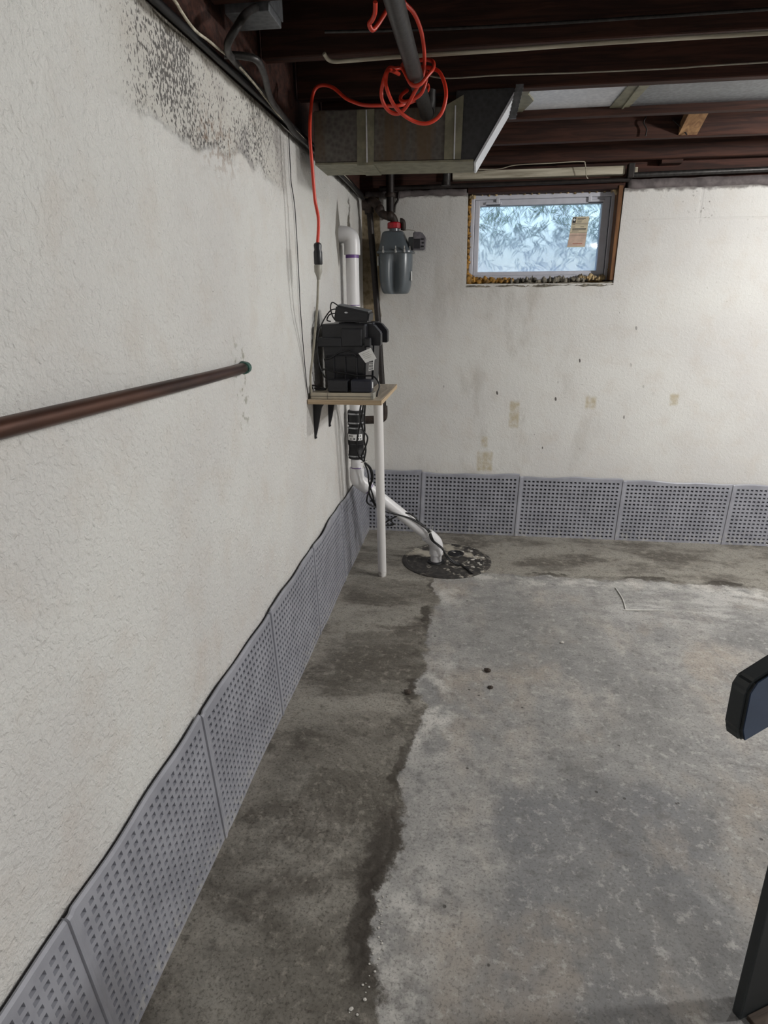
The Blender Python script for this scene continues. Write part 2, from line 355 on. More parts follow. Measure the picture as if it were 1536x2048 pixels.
# ------------------------------------------------------------------ geometry helpers
def mesh_obj(name, bm, mat, parent=None, smooth=False, origin=None, auto=None):
    """one mesh object; coordinates are given in world space, the origin is the parent's or the given point"""
    me = bpy.data.meshes.new(name)
    o0 = Vector(parent['_o']) if parent is not None and '_o' in parent else Vector(origin or (0, 0, 0))
    if o0.length: bmesh.ops.translate(bm, verts=bm.verts, vec=-o0)
    bmesh.ops.recalc_face_normals(bm, faces=bm.faces)
    if smooth:
        for f in bm.faces: f.smooth = True
    if auto is not None:
        for e in bm.edges:
            if len(e.link_faces) == 2 and e.calc_face_angle(0) > math.radians(auto): e.smooth = False
    bm.to_mesh(me); bm.free()
    me.materials.append(mat)
    o = bpy.data.objects.new(name, me); COL.objects.link(o)
    if parent is not None:
        o.parent = parent
        o['_o'] = tuple(o0)
    else:
        o.location = o0; o['_o'] = tuple(o0)
    return o
def tag(o, label, cat, group=None):
    o['label'] = label; o['category'] = cat
    if group: o['group'] = group
    return o
def struct(o): o['kind'] = 'structure'; return o
def thing(name, label, cat, loc, group=None):
    o = bpy.data.objects.new(name, None); COL.objects.link(o); o.location = loc; o['_o'] = tuple(loc)
    o.empty_display_size = .05
    return tag(o, label, cat, group)
def B(): return bmesh.new()
def box(bm, x0, x1, y0, y1, z0, z1, bev=0.0, seg=2):
    r = bmesh.ops.create_cube(bm, size=1.0); vs = r['verts']
    for v in vs:
        v.co = Vector((x0 + (v.co.x+.5)*(x1-x0), y0 + (v.co.y+.5)*(y1-y0), z0 + (v.co.z+.5)*(z1-z0)))
    if bev:
        es = list({e for v in vs for e in v.link_edges})
        r = bmesh.ops.bevel(bm, geom=es, offset=bev, segments=seg, affect='EDGES', profile=.5)
        vs = r['verts']
    return bm
def spline(pts, n=6):
    P = [Vector(p) for p in pts]; out = []
    for i in range(len(P)-1):
        p0 = P[max(i-1, 0)]; p1 = P[i]; p2 = P[i+1]; p3 = P[min(i+2, len(P)-1)]
        for k in range(n):
            t = k/n
            out.append(.5*((2*p1) + (p2-p0)*t + (2*p0-5*p1+4*p2-p3)*t*t + (3*p1-p0-3*p2+p3)*t**3))
    out.append(P[-1]); return out
def tube(bm, pts, r, seg=10, cap=True):
    P = [Vector(p) for p in pts]; n = len(P)
    R = r if isinstance(r, (list, tuple)) else [r]*n
    T = [((P[min(i+1, n-1)] - P[max(i-1, 0)]).normalized() or Vector((0, 0, 1))) for i in range(n)]
    a = Vector((0, 0, 1)) if abs(T[0].z) < .9 else Vector((1, 0, 0))
    u = T[0].cross(a).normalized(); rings = []
    for i in range(n):
        u = (u - T[i]*u.dot(T[i]))
        if u.length < 1e-6: u = T[i].orthogonal()
        u.normalize(); w = T[i].cross(u)
        rings.append([bm.verts.new(P[i] + (u*math.cos(2*math.pi*k/seg) + w*math.sin(2*math.pi*k/seg))*R[i]) for k in range(seg)])
    for i in range(n-1):
        for k in range(seg):
            bm.faces.new((rings[i][k], rings[i][(k+1) % seg], rings[i+1][(k+1) % seg], rings[i+1][k]))
    if cap:
        bm.faces.new(rings[0][::-1]); bm.faces.new(rings[-1])
    return bm
def lathe(bm, prof, c, axis='Z', seg=24):
    """prof: list of (radius, height) revolved about an axis through c; closed by caps"""
    c = Vector(c); rings = []
    for r, h in prof:
        ring = []
        for k in range(seg):
            a = 2*math.pi*k/seg; p = Vector((r*math.cos(a), r*math.sin(a), h))
            if axis == 'X': p = Vector((p.z, p.x, p.y))
            if axis == 'Y': p = Vector((p.x, p.z, p.y))
            ring.append(bm.verts.new(c + p))
        rings.append(ring)
    for i in range(len(rings)-1):
        for k in range(seg):
            bm.faces.new((rings[i][k], rings[i][(k+1) % seg], rings[i+1][(k+1) % seg], rings[i+1][k]))
    bm.faces.new(rings[0][::-1]); bm.faces.new(rings[-1])
    return bm
def prism(bm, poly, axis, a, b, bev=0.0):
    """extrude a polygon (2D) along an axis from a to b"""
    def P(q, t): return {'Y': (q[0], t, q[1]), 'X': (t, q[0], q[1]), 'Z': (q[0], q[1], t)}[axis]
    va = [bm.verts.new(P(q, a)) for q in poly]; vb = [bm.verts.new(P(q, b)) for q in poly]
    n = len(poly); fs = [bm.faces.new(va[::-1]), bm.faces.new(vb)]
    for i in range(n): fs.append(bm.faces.new((va[i], va[(i+1) % n], vb[(i+1) % n], vb[i])))
    if bev:
        bmesh.ops.recalc_face_normals(bm, faces=bm.faces)
        es = list({e for f in fs for e in f.edges})
        bmesh.ops.bevel(bm, geom=es, offset=bev, segments=2, affect='EDGES')
    return bm
def loft(bm, secs, cap=True):
    rings = [[bm.verts.new(p) for p in s] for s in secs]; n = len(rings[0])
    for i in range(len(rings)-1):
        for k in range(n): bm.faces.new((rings[i][k], rings[i][(k+1) % n], rings[i+1][(k+1) % n], rings[i+1][k]))
    if cap: bm.faces.new(rings[0][::-1]); bm.faces.new(rings[-1])
    return bm
def jitter(bm, a, keep=None):
    for v in bm.verts: v.co += Vector((random.uniform(-a, a), random.uniform(-a, a), random.uniform(-a, a)))

# ------------------------------------------------------------------ the room shell
WX, FY = 4.4, -6.4           # right wall, front wall (behind the camera)
H = 1.88
b = B(); box(b, -.2, WX+.2, FY-.2, .2, -.15, 0); struct(mesh_obj('floor', b, M['floor']))
b = B(); box(b, -.2, 0, FY, 0, 0, H); struct(mesh_obj('wall_left', b, M['wall_left']))
b = B(); prism(b, [(-.2, 0), (WX+.2, 0), (WX+.2, H+.005), (1.345, H+.005), (1.338, 1.435), (.568, 1.438), (.562, H+.005), (-.2, H+.005)], 'Y', 0, .2)
struct(mesh_obj('wall_back', b, M['wall_back']))
b = B(); box(b, WX, WX+.2, FY, 0, 0, 2.2); struct(mesh_obj('wall_right', b, M['wall']))
b = B(); box(b, -.2, WX+.2, FY-.2, FY, 0, 2.2); struct(mesh_obj('wall_front', b, M['wall']))
b = B(); box(b, -.2, WX+.2, FY-.2, .2, 2.2, 2.24)
ceil = struct(mesh_obj('ceiling', b, M['deck_wood']))
# joists: children of the ceiling
JY = [-1.63, -1.253, -.885, -.50, -.075] + [-2.01 - .39*i for i in range(11)]
jb = B(); box(jb, 0, WX, 0, .04, 2.0, 2.2, .003, 1)
j0 = mesh_obj('joist', jb, M['joist'], ceil)
j0.location.y = JY[0]
for y in JY[1:]:
    o = j0.copy(); COL.objects.link(o); o.parent = ceil; o.location.y = y
b = B(); box(b, -.2, -.012, FY, .2, H, 2.2); mesh_obj('sill_plate', b, M['sill_wood'], ceil)
b = B(); box(b, -.2, WX+.2, .03, .2, H+.005, 2.2); mesh_obj('sill_plate', b, M['sill_wood'], ceil)
# bridging between the joists, nailed at a slant
def slant(x, ya, za, yb, zb, w=.075, th=.04):
    bm = B(); d = Vector((0, yb-ya, zb-za)).normalized(); n = Vector((0, -d.z, d.y))*th
    loft(bm, [[Vector((x, ya, za)), Vector((x+w, ya, za)), Vector((x+w, ya, za))+n, Vector((x, ya, za))+n],
              [Vector((x, yb, zb)), Vector((x+w, yb, zb)), Vector((x+w, yb, zb))+n, Vector((x, yb, zb))+n]])
    return mesh_obj('bridging_block', bm, M['block_wood'], ceil)
slant(1.44, -.845, 2.155, -.50, 2.005)
b = B(); box(b, 1.50, 1.60, -.034, .03, 1.984, 2.19, .002); mesh_obj('bridging_block', b, M['joist'], ceil)
# dark ragged mortar on top of the back wall, either side of the window
def ragged(x0, x1, yf, yb, z0, z1, amp, step=.02):
    bm = B(); secs = []; n = int((x1-x0)/step); p = [random.uniform(0, 6) for _ in range(4)]
    for i in range(n+1):
        x = x0+(x1-x0)*i/n; w = math.sin(x*23+p[0])*.5+math.sin(x*61+p[1])*.3+random.uniform(-.5, .5); w2 = math.sin(x*31+p[2])*.5+random.uniform(-.5, .5)
        secs.append([(x, yf+amp*.7*w2, z0+amp*w), (x, yb, z0+amp*w), (x, yb, z1+amp*.6*w2), (x, yf+.008+amp*.7*w, z1+amp*.6*w2)])
    return loft(bm, secs)
struct(mesh_obj('trim_1', ragged(1.36, WX, -.006, .03, H+.002, 1.924, .004), M['mortar'], None, True))
struct(mesh_obj('trim_2', ragged(.02, .555, -.006, .03, H-.004, 1.906, .006), M['mortar'], None, True))

# ------------------------------------------------------------------ dimpled drainage panels along the foot of the walls
def panel_mesh(name, W, Hh, nc, nr, bulge, seed):
    """u along the wall, v up, w out of the wall; square pockets pressed into a thin sheet"""
    rnd = random.Random(seed); V = []; Fc = []; dark = []
    m0, m1, top, bot = .022, .012, .020, .006
    pu = (W-m0-m1)/nc; pv = (Hh-top-bot)/nr
    ph = [rnd.uniform(0, 6.28) for _ in range(4)]
    def surf(u, v):
        return math.sin(math.pi*u/W)*(bulge*(.5+.5*math.sin(ph[0]+u/W*4.2))*(.35+.65*v/Hh) + .25*bulge*math.sin(ph[1]+v*14+u*5))
    def P(u, v, w): V.append((u, v, .016 + surf(u, v) + w)); return len(V)-1
    us = [0, .002, m0*.45] + [m0+i*pu for i in range(nc+1)] + [W-m1*.2, W]
    vs_ = [0] + [bot+j*pv for j in range(nr+1)] + [Hh-.006, Hh]
    grid = {}
    for i, u in enumerate(us):
        for j, v in enumerate(vs_):
            w = 0.0
            if i in (1, 2): w = .004
            if i == 0: w = -.003            # the overlapping seam stands proud
            if j == len(vs_)-1: w += -.004      # rolled top lip
            vv = v + (.004*math.sin(ph[2]+u*9)+.003*math.sin(ph[3]+u*23) if j >= len(vs_)-2 else 0)
            grid[i, j] = P(u, vv, w)
    for i in range(len(us)-1):
        for j in range(len(vs_)-1):
            q = (grid[i, j], grid[i+1, j], grid[i+1, j+1], grid[i, j+1])
            if 3 <= i < 3+nc and 1 <= j < 1+nr:
                u0, u1, v0, v1 = us[i], us[i+1], vs_[j], vs_[j+1]
                a, c = .22*pu, .25*pv
                o = [P(u0+a, v0+c, 0), P(u1-a, v0+c, 0), P(u1-a, v1-c, 0), P(u0+a, v1-c, 0)]
                a2, c2 = .24*pu, .27*pv
                n_ = [P(u0+a2, v0+c2+.10*pv, -.0135), P(u1-a2, v0+c2+.10*pv, -.0135), P(u1-a2, v1-c2, -.0135), P(u0+a2, v1-c2, -.0135)]
                for k in range(4):
                    Fc.append((q[k], q[(k+1) % 4], o[(k+1) % 4], o[k]))
                    Fc.append((o[k], o[(k+1) % 4], n_[(k+1) % 4], n_[k]))
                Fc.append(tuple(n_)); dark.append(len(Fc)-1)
            else: Fc.append(q)
    # thickness at the top edge
    jt = len(vs_)-1
    for i in range(len(us)-1):
        a = grid[i, jt]; c = grid[i+1, jt]
        pa = V[a]; pc = V[c]
        V.append((pa[0], pa[1]-.001, pa[2]-.004)); V.append((pc[0], pc[1]-.001, pc[2]-.004))
        Fc.append((a, c, len(V)-1, len(V)-2))
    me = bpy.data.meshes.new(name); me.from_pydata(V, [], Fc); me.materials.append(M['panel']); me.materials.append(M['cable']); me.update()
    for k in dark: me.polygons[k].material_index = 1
    return me
def make_baseboard(name, seams, Hh, side, tops, nr, ncol, bulges):
    bm = B()
    if side == 'left': box(bm, 0.0, .0015, min(seams), max(seams), 0, Hh-.02)
    else: box(bm, min(seams), max(seams), -.0015, 0.0, 0, Hh-.03)
    root = struct(mesh_obj(name, bm, M['rubber']))
    for k in range(len(seams)-1):
        a, c = seams[k], seams[k+1]; W = abs(c-a)
        me = panel_mesh('panel', W, Hh, max(4, round(ncol*W/.55)), nr, bulges[k % len(bulges)], 5+k)
        if side == 'left':   # u -> +y, v -> +z, w -> +x ; the seams lean a little
            m = Matrix(((0, 0, 1, 0), (1, -.12, 0, min(a, c)+.05), (0, tops[k]/Hh, 0, 0), (0, 0, 0, 1)))
        else:                # u -> +x, v -> +z, w -> -y
            m = Matrix(((1, .03, 0, min(a, c)-.01), (0, 0, -1, 0), (0, tops[k]/Hh, 0, 0), (0, 0, 0, 1)))
        me.transform(m)
        if side == 'left': me.flip_normals()
        o = bpy.data.objects.new('panel', me); COL.objects.link(o); o.parent = root
make_baseboard('baseboard_left', [-.06-.0, -.30, -.835, -1.379, -1.936, -2.463, -2.98, -3.50, -4.02], .425, 'left',
               [.425]*8, 17, 22, [.006, .004, .012, .008, .016])
make_baseboard('baseboard_back', [.0, .34, .916, 1.50, 2.096, 2.68, 3.26, 3.84], .375, 'back',
               [.388, .381, .374, .366, .359, .355, .355], 15, 22, [.004, .006, .005])

# ------------------------------------------------------------------ window
win = struct(bpy.data.objects.new('window_1', None)); COL.objects.link(win); win.location = (.95, .1, 1.44); win['_o'] = (.95, .1, 1.44)
def frame(bm, x0, x1, z0, z1, wl, wr, wb, wt, y0, y1, bev=.004):
    box(bm, x0, x0+wl, y0, y1, z0, z1, bev); box(bm, x1-wr, x1, y0, y1, z0, z1, bev)
    box(bm, x0+wl*.8, x1-wr*.8, y0, y1, z0, z0+wb, bev); box(bm, x0+wl*.8, x1-wr*.8, y0, y1, z1-wt, z1, bev)
b = B(); frame(b, .578, 1.325, 1.452, 1.884, .022, .024, .030, .022, .085, .17); mesh_obj('window_frame', b, M['vinyl'], win)
b = B(); frame(b, .597, 1.304, 1.478, 1.866, .004, .004, .004, .004, .092, .16, 0); mesh_obj('gasket', b, M['gasket'], win)
b = B(); frame(b, .600, 1.300, 1.481, 1.863, .028, .040, .022, .030, .096, .15); mesh_obj('sash', b, M['vinyl'], win)
b = B(); box(b, .625, 1.262, .118, .122, 1.500, 1.836); mesh_obj('pane', b, M['glass'], win)
for x in (.655, 1.185):
    b = B(); box(b, x, x+.085, .086, .100, 1.838, 1.850, .003); box(b, x+(.055 if x < 1 else 0), x+(.075 if x < 1 else .018), .084, .100, 1.842, 1.872, .003)
    la = mesh_obj('latch', b, M['vinyl'], win)
    b = B(); box(b, x+.004, x+.078, .094, .0965, 1.8335, 1.838); mesh_obj('latch_slot', b, M['gasket'], la)
b = B(); box(b, 1.318, 1.340, .005, .16, 1.45, 1.90, .002); mesh_obj('jamb_board', b, M['jamb'], win)
b = B(); box(b, .56, 1.35, .012, .17, 1.886, 1.912, .002); mesh_obj('head_board', b, M['sill_wood'], win)
def foam(n, gen, mat, r0, r1, seed):
    rnd = random.Random(seed)
    for i in range(n):
        c = gen(i/(n-1), rnd); bm = B(); bmesh.ops.create_icosphere(bm, subdivisions=2, radius=1.0)
        sx, sy, sz = (rnd.uniform(r0, r1) for _ in range(3)); ph = rnd.uniform(0, 6)
        for v in bm.verts:
            k = 1 + .22*math.sin(5*v.co.x+ph)*math.cos(4*v.co.z+ph) + .12*math.sin(9*v.co.y+7*v.co.z)
            v.co = Vector((c[0]+v.co.x*sx*k, c[1]+v.co.y*sy*k, c[2]+v.co.z*sz*k))
        mesh_obj('foam_lump', bm, mat, win, smooth=True)
foam(34, lambda t, r: (.573+r.uniform(-.005, .005), .07+r.uniform(-.01, .02), 1.46+.42*t+r.uniform(-.01, .01)), M['foam'], .004, .015, 1)
foam(6, lambda t, r: (.575+.03*t*r.random(), .055, 1.450+r.uniform(-.002, .03)), M['foam'], .015, .024, 2)
foam(26, lambda t, r: (.60+.22*t, .06+r.uniform(-.01, .01), 1.455+r.uniform(-.005, .01)), M['foam'], .006, .019, 3)
foam(40, lambda t, r: (.79+.40*t, .06+r.uniform(-.015, .01), 1.452+r.uniform(-.005, .010)), M['foam_dark'], .005, .018, 4)
foam(14, lambda t, r: (1.17+.13*t, .06, 1.458+r.uniform(-.004, .012)), M['foam_pale'], .006, .018, 5)
foam(5, lambda t, r: (1.312+r.uniform(-.012, .012), .05, 1.878+r.uniform(-.006, .012)), M['foam_pale'], .010, .018, 6)
foam(20, lambda t, r: (.60+.70*t, .083, 1.885+r.uniform(-.002, .003)), M['foam_pale'], .004, .009, 7)
foam(3, lambda t, r: (.573+.02*t, .06, 1.872), M['foam_pale'], .008, .014, 8)
foam(6, lambda t, r: (1.324, .07, 1.47+.06*t), M['foam'], .006, .011, 9)
mesh_obj('sill_ledge', ragged(.570, 1.338, -.003, .085, 1.424, 1.441, .005, .015), M['foam_dark'], win)
b = B(); box(b, .558, .582, .10, .165, 1.43, 1.90); box(b, 1.322, 1.35, .10, .165, 1.43, 1.90); box(b, .558, 1.35, .10, .165, 1.43, 1.456); box(b, .558, 1.35, .10, .165, 1.880, 1.90)
mesh_obj('foam_bed', b, M['foam'], win)
# sticker on the pane
st = thing('window_sticker', 'cream paper label with small print stuck on the window pane', 'sticker', (1.13, .117, 1.63))
b = B()
loft(b, [[(1.100, .1165, 1.623), (1.193, .1165, 1.623), (1.203, .1165, 1.772), (1.118, .1165, 1.772)], [(1.100, .1178, 1.623), (1.193, .1178, 1.623), (1.203, .1178, 1.772), (1.118, .1178, 1.772)]])
mesh_obj('sheet', b, M['sticker'], st)
def sx(u, v): return 1.100+.018*v + u*(.093-.008*v)
def bar(u0, u1, v0, v1, mat, name='print', y=.1160):
    bm = B(); q = [(sx(u, v), 1.623+.149*v) for u, v in ((u0, v0), (u1, v0), (u1, v1), (u0, v1))]
    prism(bm, q, 'Y', y, .1166); return mesh_obj(name, bm, mat, st)
bar(.02, .98, .03, .46, M['print_pink'], 'lower_field', .1162)
bar(.03, .23, .80, .98, M['print'], 'logo_square')
b = B(); lathe(b, [(.0062, 0), (.0062, .0004)], (sx(.13, .9), .1156, 1.623+.149*.905), 'Y', 14); mesh_obj('logo_disc', b, M['white'], st)
for u0, u1, v, h in ((.3, .8, .94, .018), (.3, .7, .90, .012), (.3, .62, .86, .012), (.3, .58, .825, .012), (.02, .98, .775, .012), (.02, .98, .735, .008), (.08, .26, .665, .016), (.56, .78, .665, .016),
                     (.1, .92, .60, .030), (.12, .9, .565, .012), (.1, .5, .53, .012), (.02, .98, .485, .010), (.02, .98, .39, .006), (.06, .22, .755, .01)):
    bar(u0, u1, v-h/2, v+h/2, M['print'])
bar(.28, .82, .105, .125, M['print_red'])

# outside the window: ground and cedar branches
b = B(); box(b, -6, 9, .2, 14, 1.0, 1.25); tag(mesh_obj('garden_ground', b, M['ground']), 'strip of garden ground outside the basement window', 'ground')['kind'] = 'structure'
cedar = thing('cedar_tree', 'pale green cedar branches hanging just outside the window', 'tree', (3.2, 3.4, 1.25))
b = B(); tube(b, [(3.2, 3.4, 1.2), (3.22, 3.42, 2.6), (3.2, 3.4, 4.2)], [.09, .07, .03], 10); mesh_obj('trunk', b, M['bark'], cedar, True)
rnd = random.Random(11); V = []; Fc = []
def frond(base, d, L, side, droop):
    n = 9; p = Vector(base); d = Vector(d).normalized(); side = Vector(side).normalized()
    for i in range(n):
        t = i/n; q = p + d*(L/n); d = (d + Vector((0, 0, -droop))).normalized()
        for s in (-1, 1):
            w = L*(.34*(1-t)+.06); tip = q + d*w*.75 + side*s*w*.6 + Vector((0, 0, -.1*w)); mid = (p+tip)/2 + d*w*.12
            nrm = d*(w*.10)
            V.extend([p, mid-nrm, tip, mid+nrm]); k = len(V); Fc.append((k-4, k-3, k-2, k-1))
            t2 = tip - side*s*w*.12 + d*w*.22
            V.extend([(p+tip)/2, (p+tip)/2+d*w*.12+side*s*w*.02, t2, (p+tip)/2+d*w*.16]); k = len(V); Fc.append((k-4, k-3, k-2, k-1))
        p = q
for i in range(4200):
    x = rnd.uniform(-1.0, 3.6); y = .55+2.3*rnd.random()**1.3; z = 1.28 + rnd.random()*1.5
    if y < 1.3 and z < 1.66 and rnd.random() < .75: continue
    a = rnd.uniform(-.9, .9)
    frond((x, y, z), (math.sin(a)*.8, -.35+rnd.uniform(-.3, .3), rnd.uniform(-.5, .25)), rnd.uniform(.07, .16), (math.cos(a), rnd.uniform(-.3, .3), rnd.uniform(-.5, .5)), rnd.uniform(.05, .16))
for i in range(1500):
    a = rnd.uniform(-.9, .9)
    frond((rnd.uniform(-.4, 2.4), rnd.uniform(.5, 1.4), rnd.uniform(1.68, 2.3)), (math.sin(a)*.8, -.3, rnd.uniform(-.6, .1)), rnd.uniform(.06, .14), (math.cos(a), rnd.uniform(-.3, .3), rnd.uniform(-.5, .5)), rnd.uniform(.05, .16))
me = bpy.data.meshes.new('foliage'); me.from_pydata([v - Vector((3.2, 3.4, 1.25)) for v in V], [], Fc); me.materials.append(M['leaf'])
fo = bpy.data.objects.new('foliage', me); COL.objects.link(fo); fo.parent = cedar; fo['kind'] = 'stuff'

# ------------------------------------------------------------------ ceiling services
# duct hung under the joists, with its sloping end boot
du = thing('sheet_metal_duct', 'old grey sheet-metal duct under the joists with taped seams and a sloping end', 'duct', (.3, -1.175, 1.80))
b = B(); prism(b, [(.056, 1.803), (.535, 1.797), (.535, 1.955), (.056, 1.962)], 'Y', -1.27, -1.085, .004); mesh_obj('trunk_duct', b, M['galv_old'], du)
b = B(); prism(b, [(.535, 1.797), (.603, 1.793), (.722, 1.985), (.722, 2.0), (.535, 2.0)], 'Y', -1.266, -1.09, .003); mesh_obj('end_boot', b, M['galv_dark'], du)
b = B(); prism(b, [(.600, 1.790), (.606, 1.788), (.727, 1.983), (.720, 1.986)], 'Y', -1.2695, -1.085); mesh_obj('end_flange', b, M['galv'], du)
for a, c in ((.205, .262), (.500, .556)):
    b = B(); prism(b, [(a, 1.800), (c, 1.800), (c+.004, 1.957 if c < .5 else 1.985), (a+.002, 1.957)], 'Y', -1.2735, -1.2695); box(b, a, c, -1.2735, -1.085, 1.7925, 1.7965); mesh_obj('tape_band', b, M['khaki'], du)
    b = B(); box(b, (a+c)/2+.004, (a+c)/2+.008, -1.2765, -1.273, 1.80, 1.955); mesh_obj('seam', b, M['galv'], du)
b = B(); prism(b, [(.058, 1.7985), (.598, 1.7915), (.598, 1.797), (.058, 1.804)], 'Y', -1.2745, -1.08); mesh_obj('bottom_tape', b, M['khaki'], du)
b = B()
for i in range(9):
    z = 1.905+i*.0105; x = .706+i*.0022; box(b, x, x+.024, -1.296-(.0015 if i % 2 else 0), -1.290, z, z+.0108)
mesh_obj('hanger_strap', b, M['galv_dull'], du)
# metal pan closing the joist bay, running right from the boot
pn = thing('joist_bay_pan', 'bright flat metal pan closing the joist bay right of the duct', 'duct', (1.0, -1.05, 2.03))
b = B(); box(b, .74, 1.16, -1.212, -.886, 2.028, 2.030); mesh_obj('bright_sheet', b, M['galv'], pn)
b = B(); box(b, 1.15, 3.6, -1.212, -.886, 2.0255, 2.0275); mesh_obj('foil_sheet', b, M['galv_dull'], pn)
b = B(); prism(b, [(1.10, -1.212), (1.17, -1.212), (1.155, -.888), (1.085, -.888)], 'Z', 2.0215, 2.0255); box(b, 1.128, 1.134, -1.20, -.89, 2.016, 2.0215); mesh_obj('tape_band', b, M['khaki'], pn)
b = B(); prism(b, [(.742, -1.212), (.79, -1.212), (.775, -1.10), (.80, -1.02), (.77, -.888), (.742, -.888)], 'Z', 2.0225, 2.028); mesh_obj('tape_band', b, M['khaki'], pn)

gp = thing('steel_gas_pipe', 'thick dark steel pipe running under the joists through the orange coil', 'pipe', (.435, -1.8, 1.93))
b = B(); tube(b, [(.43, -4.6, 1.945), (.435, -3, 1.945), (.436, -2.1, 1.93), (.438, -1.7, 1.93), (.443, -1.29, 1.93)], .021, 16); mesh_obj('pipe_run', b, M['gas_pipe'], gp, True, auto=40)
b = B(); tube(b, [(.443, -1.305, 1.93), (.444, -1.282, 1.94), (.446, -1.278, 1.97), (.446, -1.278, 2.0)], .024, 14); mesh_obj('elbow', b, M['gas_pipe'], gp, True, auto=40)

def cable(name, label, pts, r, mat, cat='cable', n=6, seg=8, group=None):
    b = B(); tube(b, spline(pts, n), r, seg)
    o = mesh_obj(name, b, mat, None, True, origin=pts[0], auto=50); return tag(o, label, cat, group)
# orange extension cord: one cord, coiled round the steel pipe and dropping to a plug
oc = thing('extension_cord', 'orange extension cord coiled round the steel pipe, dropping to a black plug', 'cord', (.1, -1.46, 1.53))
cord_main = [(0.451, -1.4, 1.984), (0.454, -1.4, 1.973), (0.448, -1.42, 1.954), (0.43, -1.46, 1.93), (0.4, -1.5, 1.909), (0.368, -1.52, 1.899), (0.322, -1.5, 1.907), (0.27, -1.5, 1.91), (0.232, -1.48, 1.926), (0.204, -1.46, 1.943), (0.162, -1.44, 1.977), (0.124, -1.43, 1.987), (0.101, -1.43, 1.973), (0.094, -1.45, 1.924), (0.092, -1.47, 1.845), (0.096, -1.47, 1.747), (0.098, -1.46, 1.663), (0.107, -1.46, 1.604), (0.101, -1.46, 1.535)]
cord_big = [(0.376, -1.97, 1.985), (0.372, -1.95, 1.972), (0.363, -1.93, 1.967), (0.354, -1.92, 1.962), (0.359, -1.91, 1.954), (0.368, -1.9, 1.964), (0.384, -1.88, 1.994), (0.399, -1.85, 2.032), (.405, -1.845, 2.04)]
cord_drop = [(0.401, -1.85, 2.04), (0.415, -1.84, 2.043), (0.427, -1.82, 2.034), (0.444, -1.78, 2.029), (0.456, -1.74, 2.013), (0.462, -1.7, 1.992), (0.462, -1.66, 1.965), (0.455, -1.64, 1.932), (0.432, -1.63, 1.899), (0.41, -1.61, 1.874), (0.386, -1.6, 1.859), (0.361, -1.6, 1.864), (0.344, -1.61, 1.882), (0.339, -1.62, 1.905), (0.347, -1.63, 1.933), (0.36, -1.62, 1.963), (0.375, -1.58, 1.975), (0.398, -1.56, 1.982), (0.425, -1.55, 1.984), (0.449, -1.555, 1.982), (0.476, -1.58, 1.97), (0.499, -1.6, 1.954), (0.515, -1.61, 1.923), (0.52, -1.62, 1.889), (0.510, -1.62, 1.853), (0.489, -1.62, 1.833), (0.461, -1.62, 1.826), (0.429, -1.62, 1.834), (0.398, -1.64, 1.849), (0.375, -1.65, 1.872), (0.361, -1.66, 1.901), (0.357, -1.66, 1.924), (0.364, -1.65, 1.95), (0.38, -1.55, 1.97)]
cord_small = [(0.404, -1.62, 1.975), (0.400, -1.65, 1.957), (0.409, -1.67, 1.939), (0.43, -1.68, 1.905), (0.453, -1.68, 1.905), (0.473, -1.67, 1.928), (0.485, -1.65, 1.948), (0.483, -1.62, 1.972), (0.466, -1.60, 1.985), (0.44, -1.60, 1.985), (0.42, -1.60, 1.984)]
cord_tail = [(0.446, -1.58, 1.968), (0.462, -1.60, 1.956), (0.463, -1.61, 1.933), (0.452, -1.61, 1.905), (0.43, -1.595, 1.895), (0.404, -1.58, 1.892), (0.387, -1.56, 1.902), (0.387, -1.54, 1.92), (0.402, -1.52, 1.937)]
for p, nm in ((cord_main, 'hanging_length'), (cord_big, 'upper_hook'), (cord_drop, 'loop'), (cord_small, 'loop'), (cord_tail, 'loop')):
    b = B(); tube(b, spline(p, 8), .0052, 10); mesh_obj(nm, b, M['orange'], oc, True, auto=60)
b = B(); lathe(b, [(.006, .010), (.012, .006), (.0135, 0), (.012, -.012), (.0145, -.020), (.0145, -.055), (.013, -.058)], (.101, -1.46, 1.527), 'Z', 14); pl = mesh_obj('plug_socket', b, M['black'], oc, True, auto=35)
gc = thing('appliance_lead', 'pale grey lead with ivory plug hanging under the orange cord', 'cord', (.095, -1.458, 1.445))
b = B(); lathe(b, [(.0125, 0), (.0135, -.003), (.0135, -.022), (.009, -.032), (.007, -.038), (.006, -.046)], (.0995, -1.459, 1.4685), 'Z', 14); mesh_obj('plug', b, M['ivory'], gc, True, auto=35)
b = B(); tube(b, spline([(.0985, -1.459, 1.426), (.088, -1.445, 1.34), (.066, -1.40, 1.257), (.042, -1.355, 1.167), (.022, -1.325, 1.09), (.016, -1.30, 1.035), (.014, -1.285, 1.008), (.016, -1.26, 1.006)], 6), .0042, 8); mesh_obj('lead', b, M['grey_cord'], gc, True)

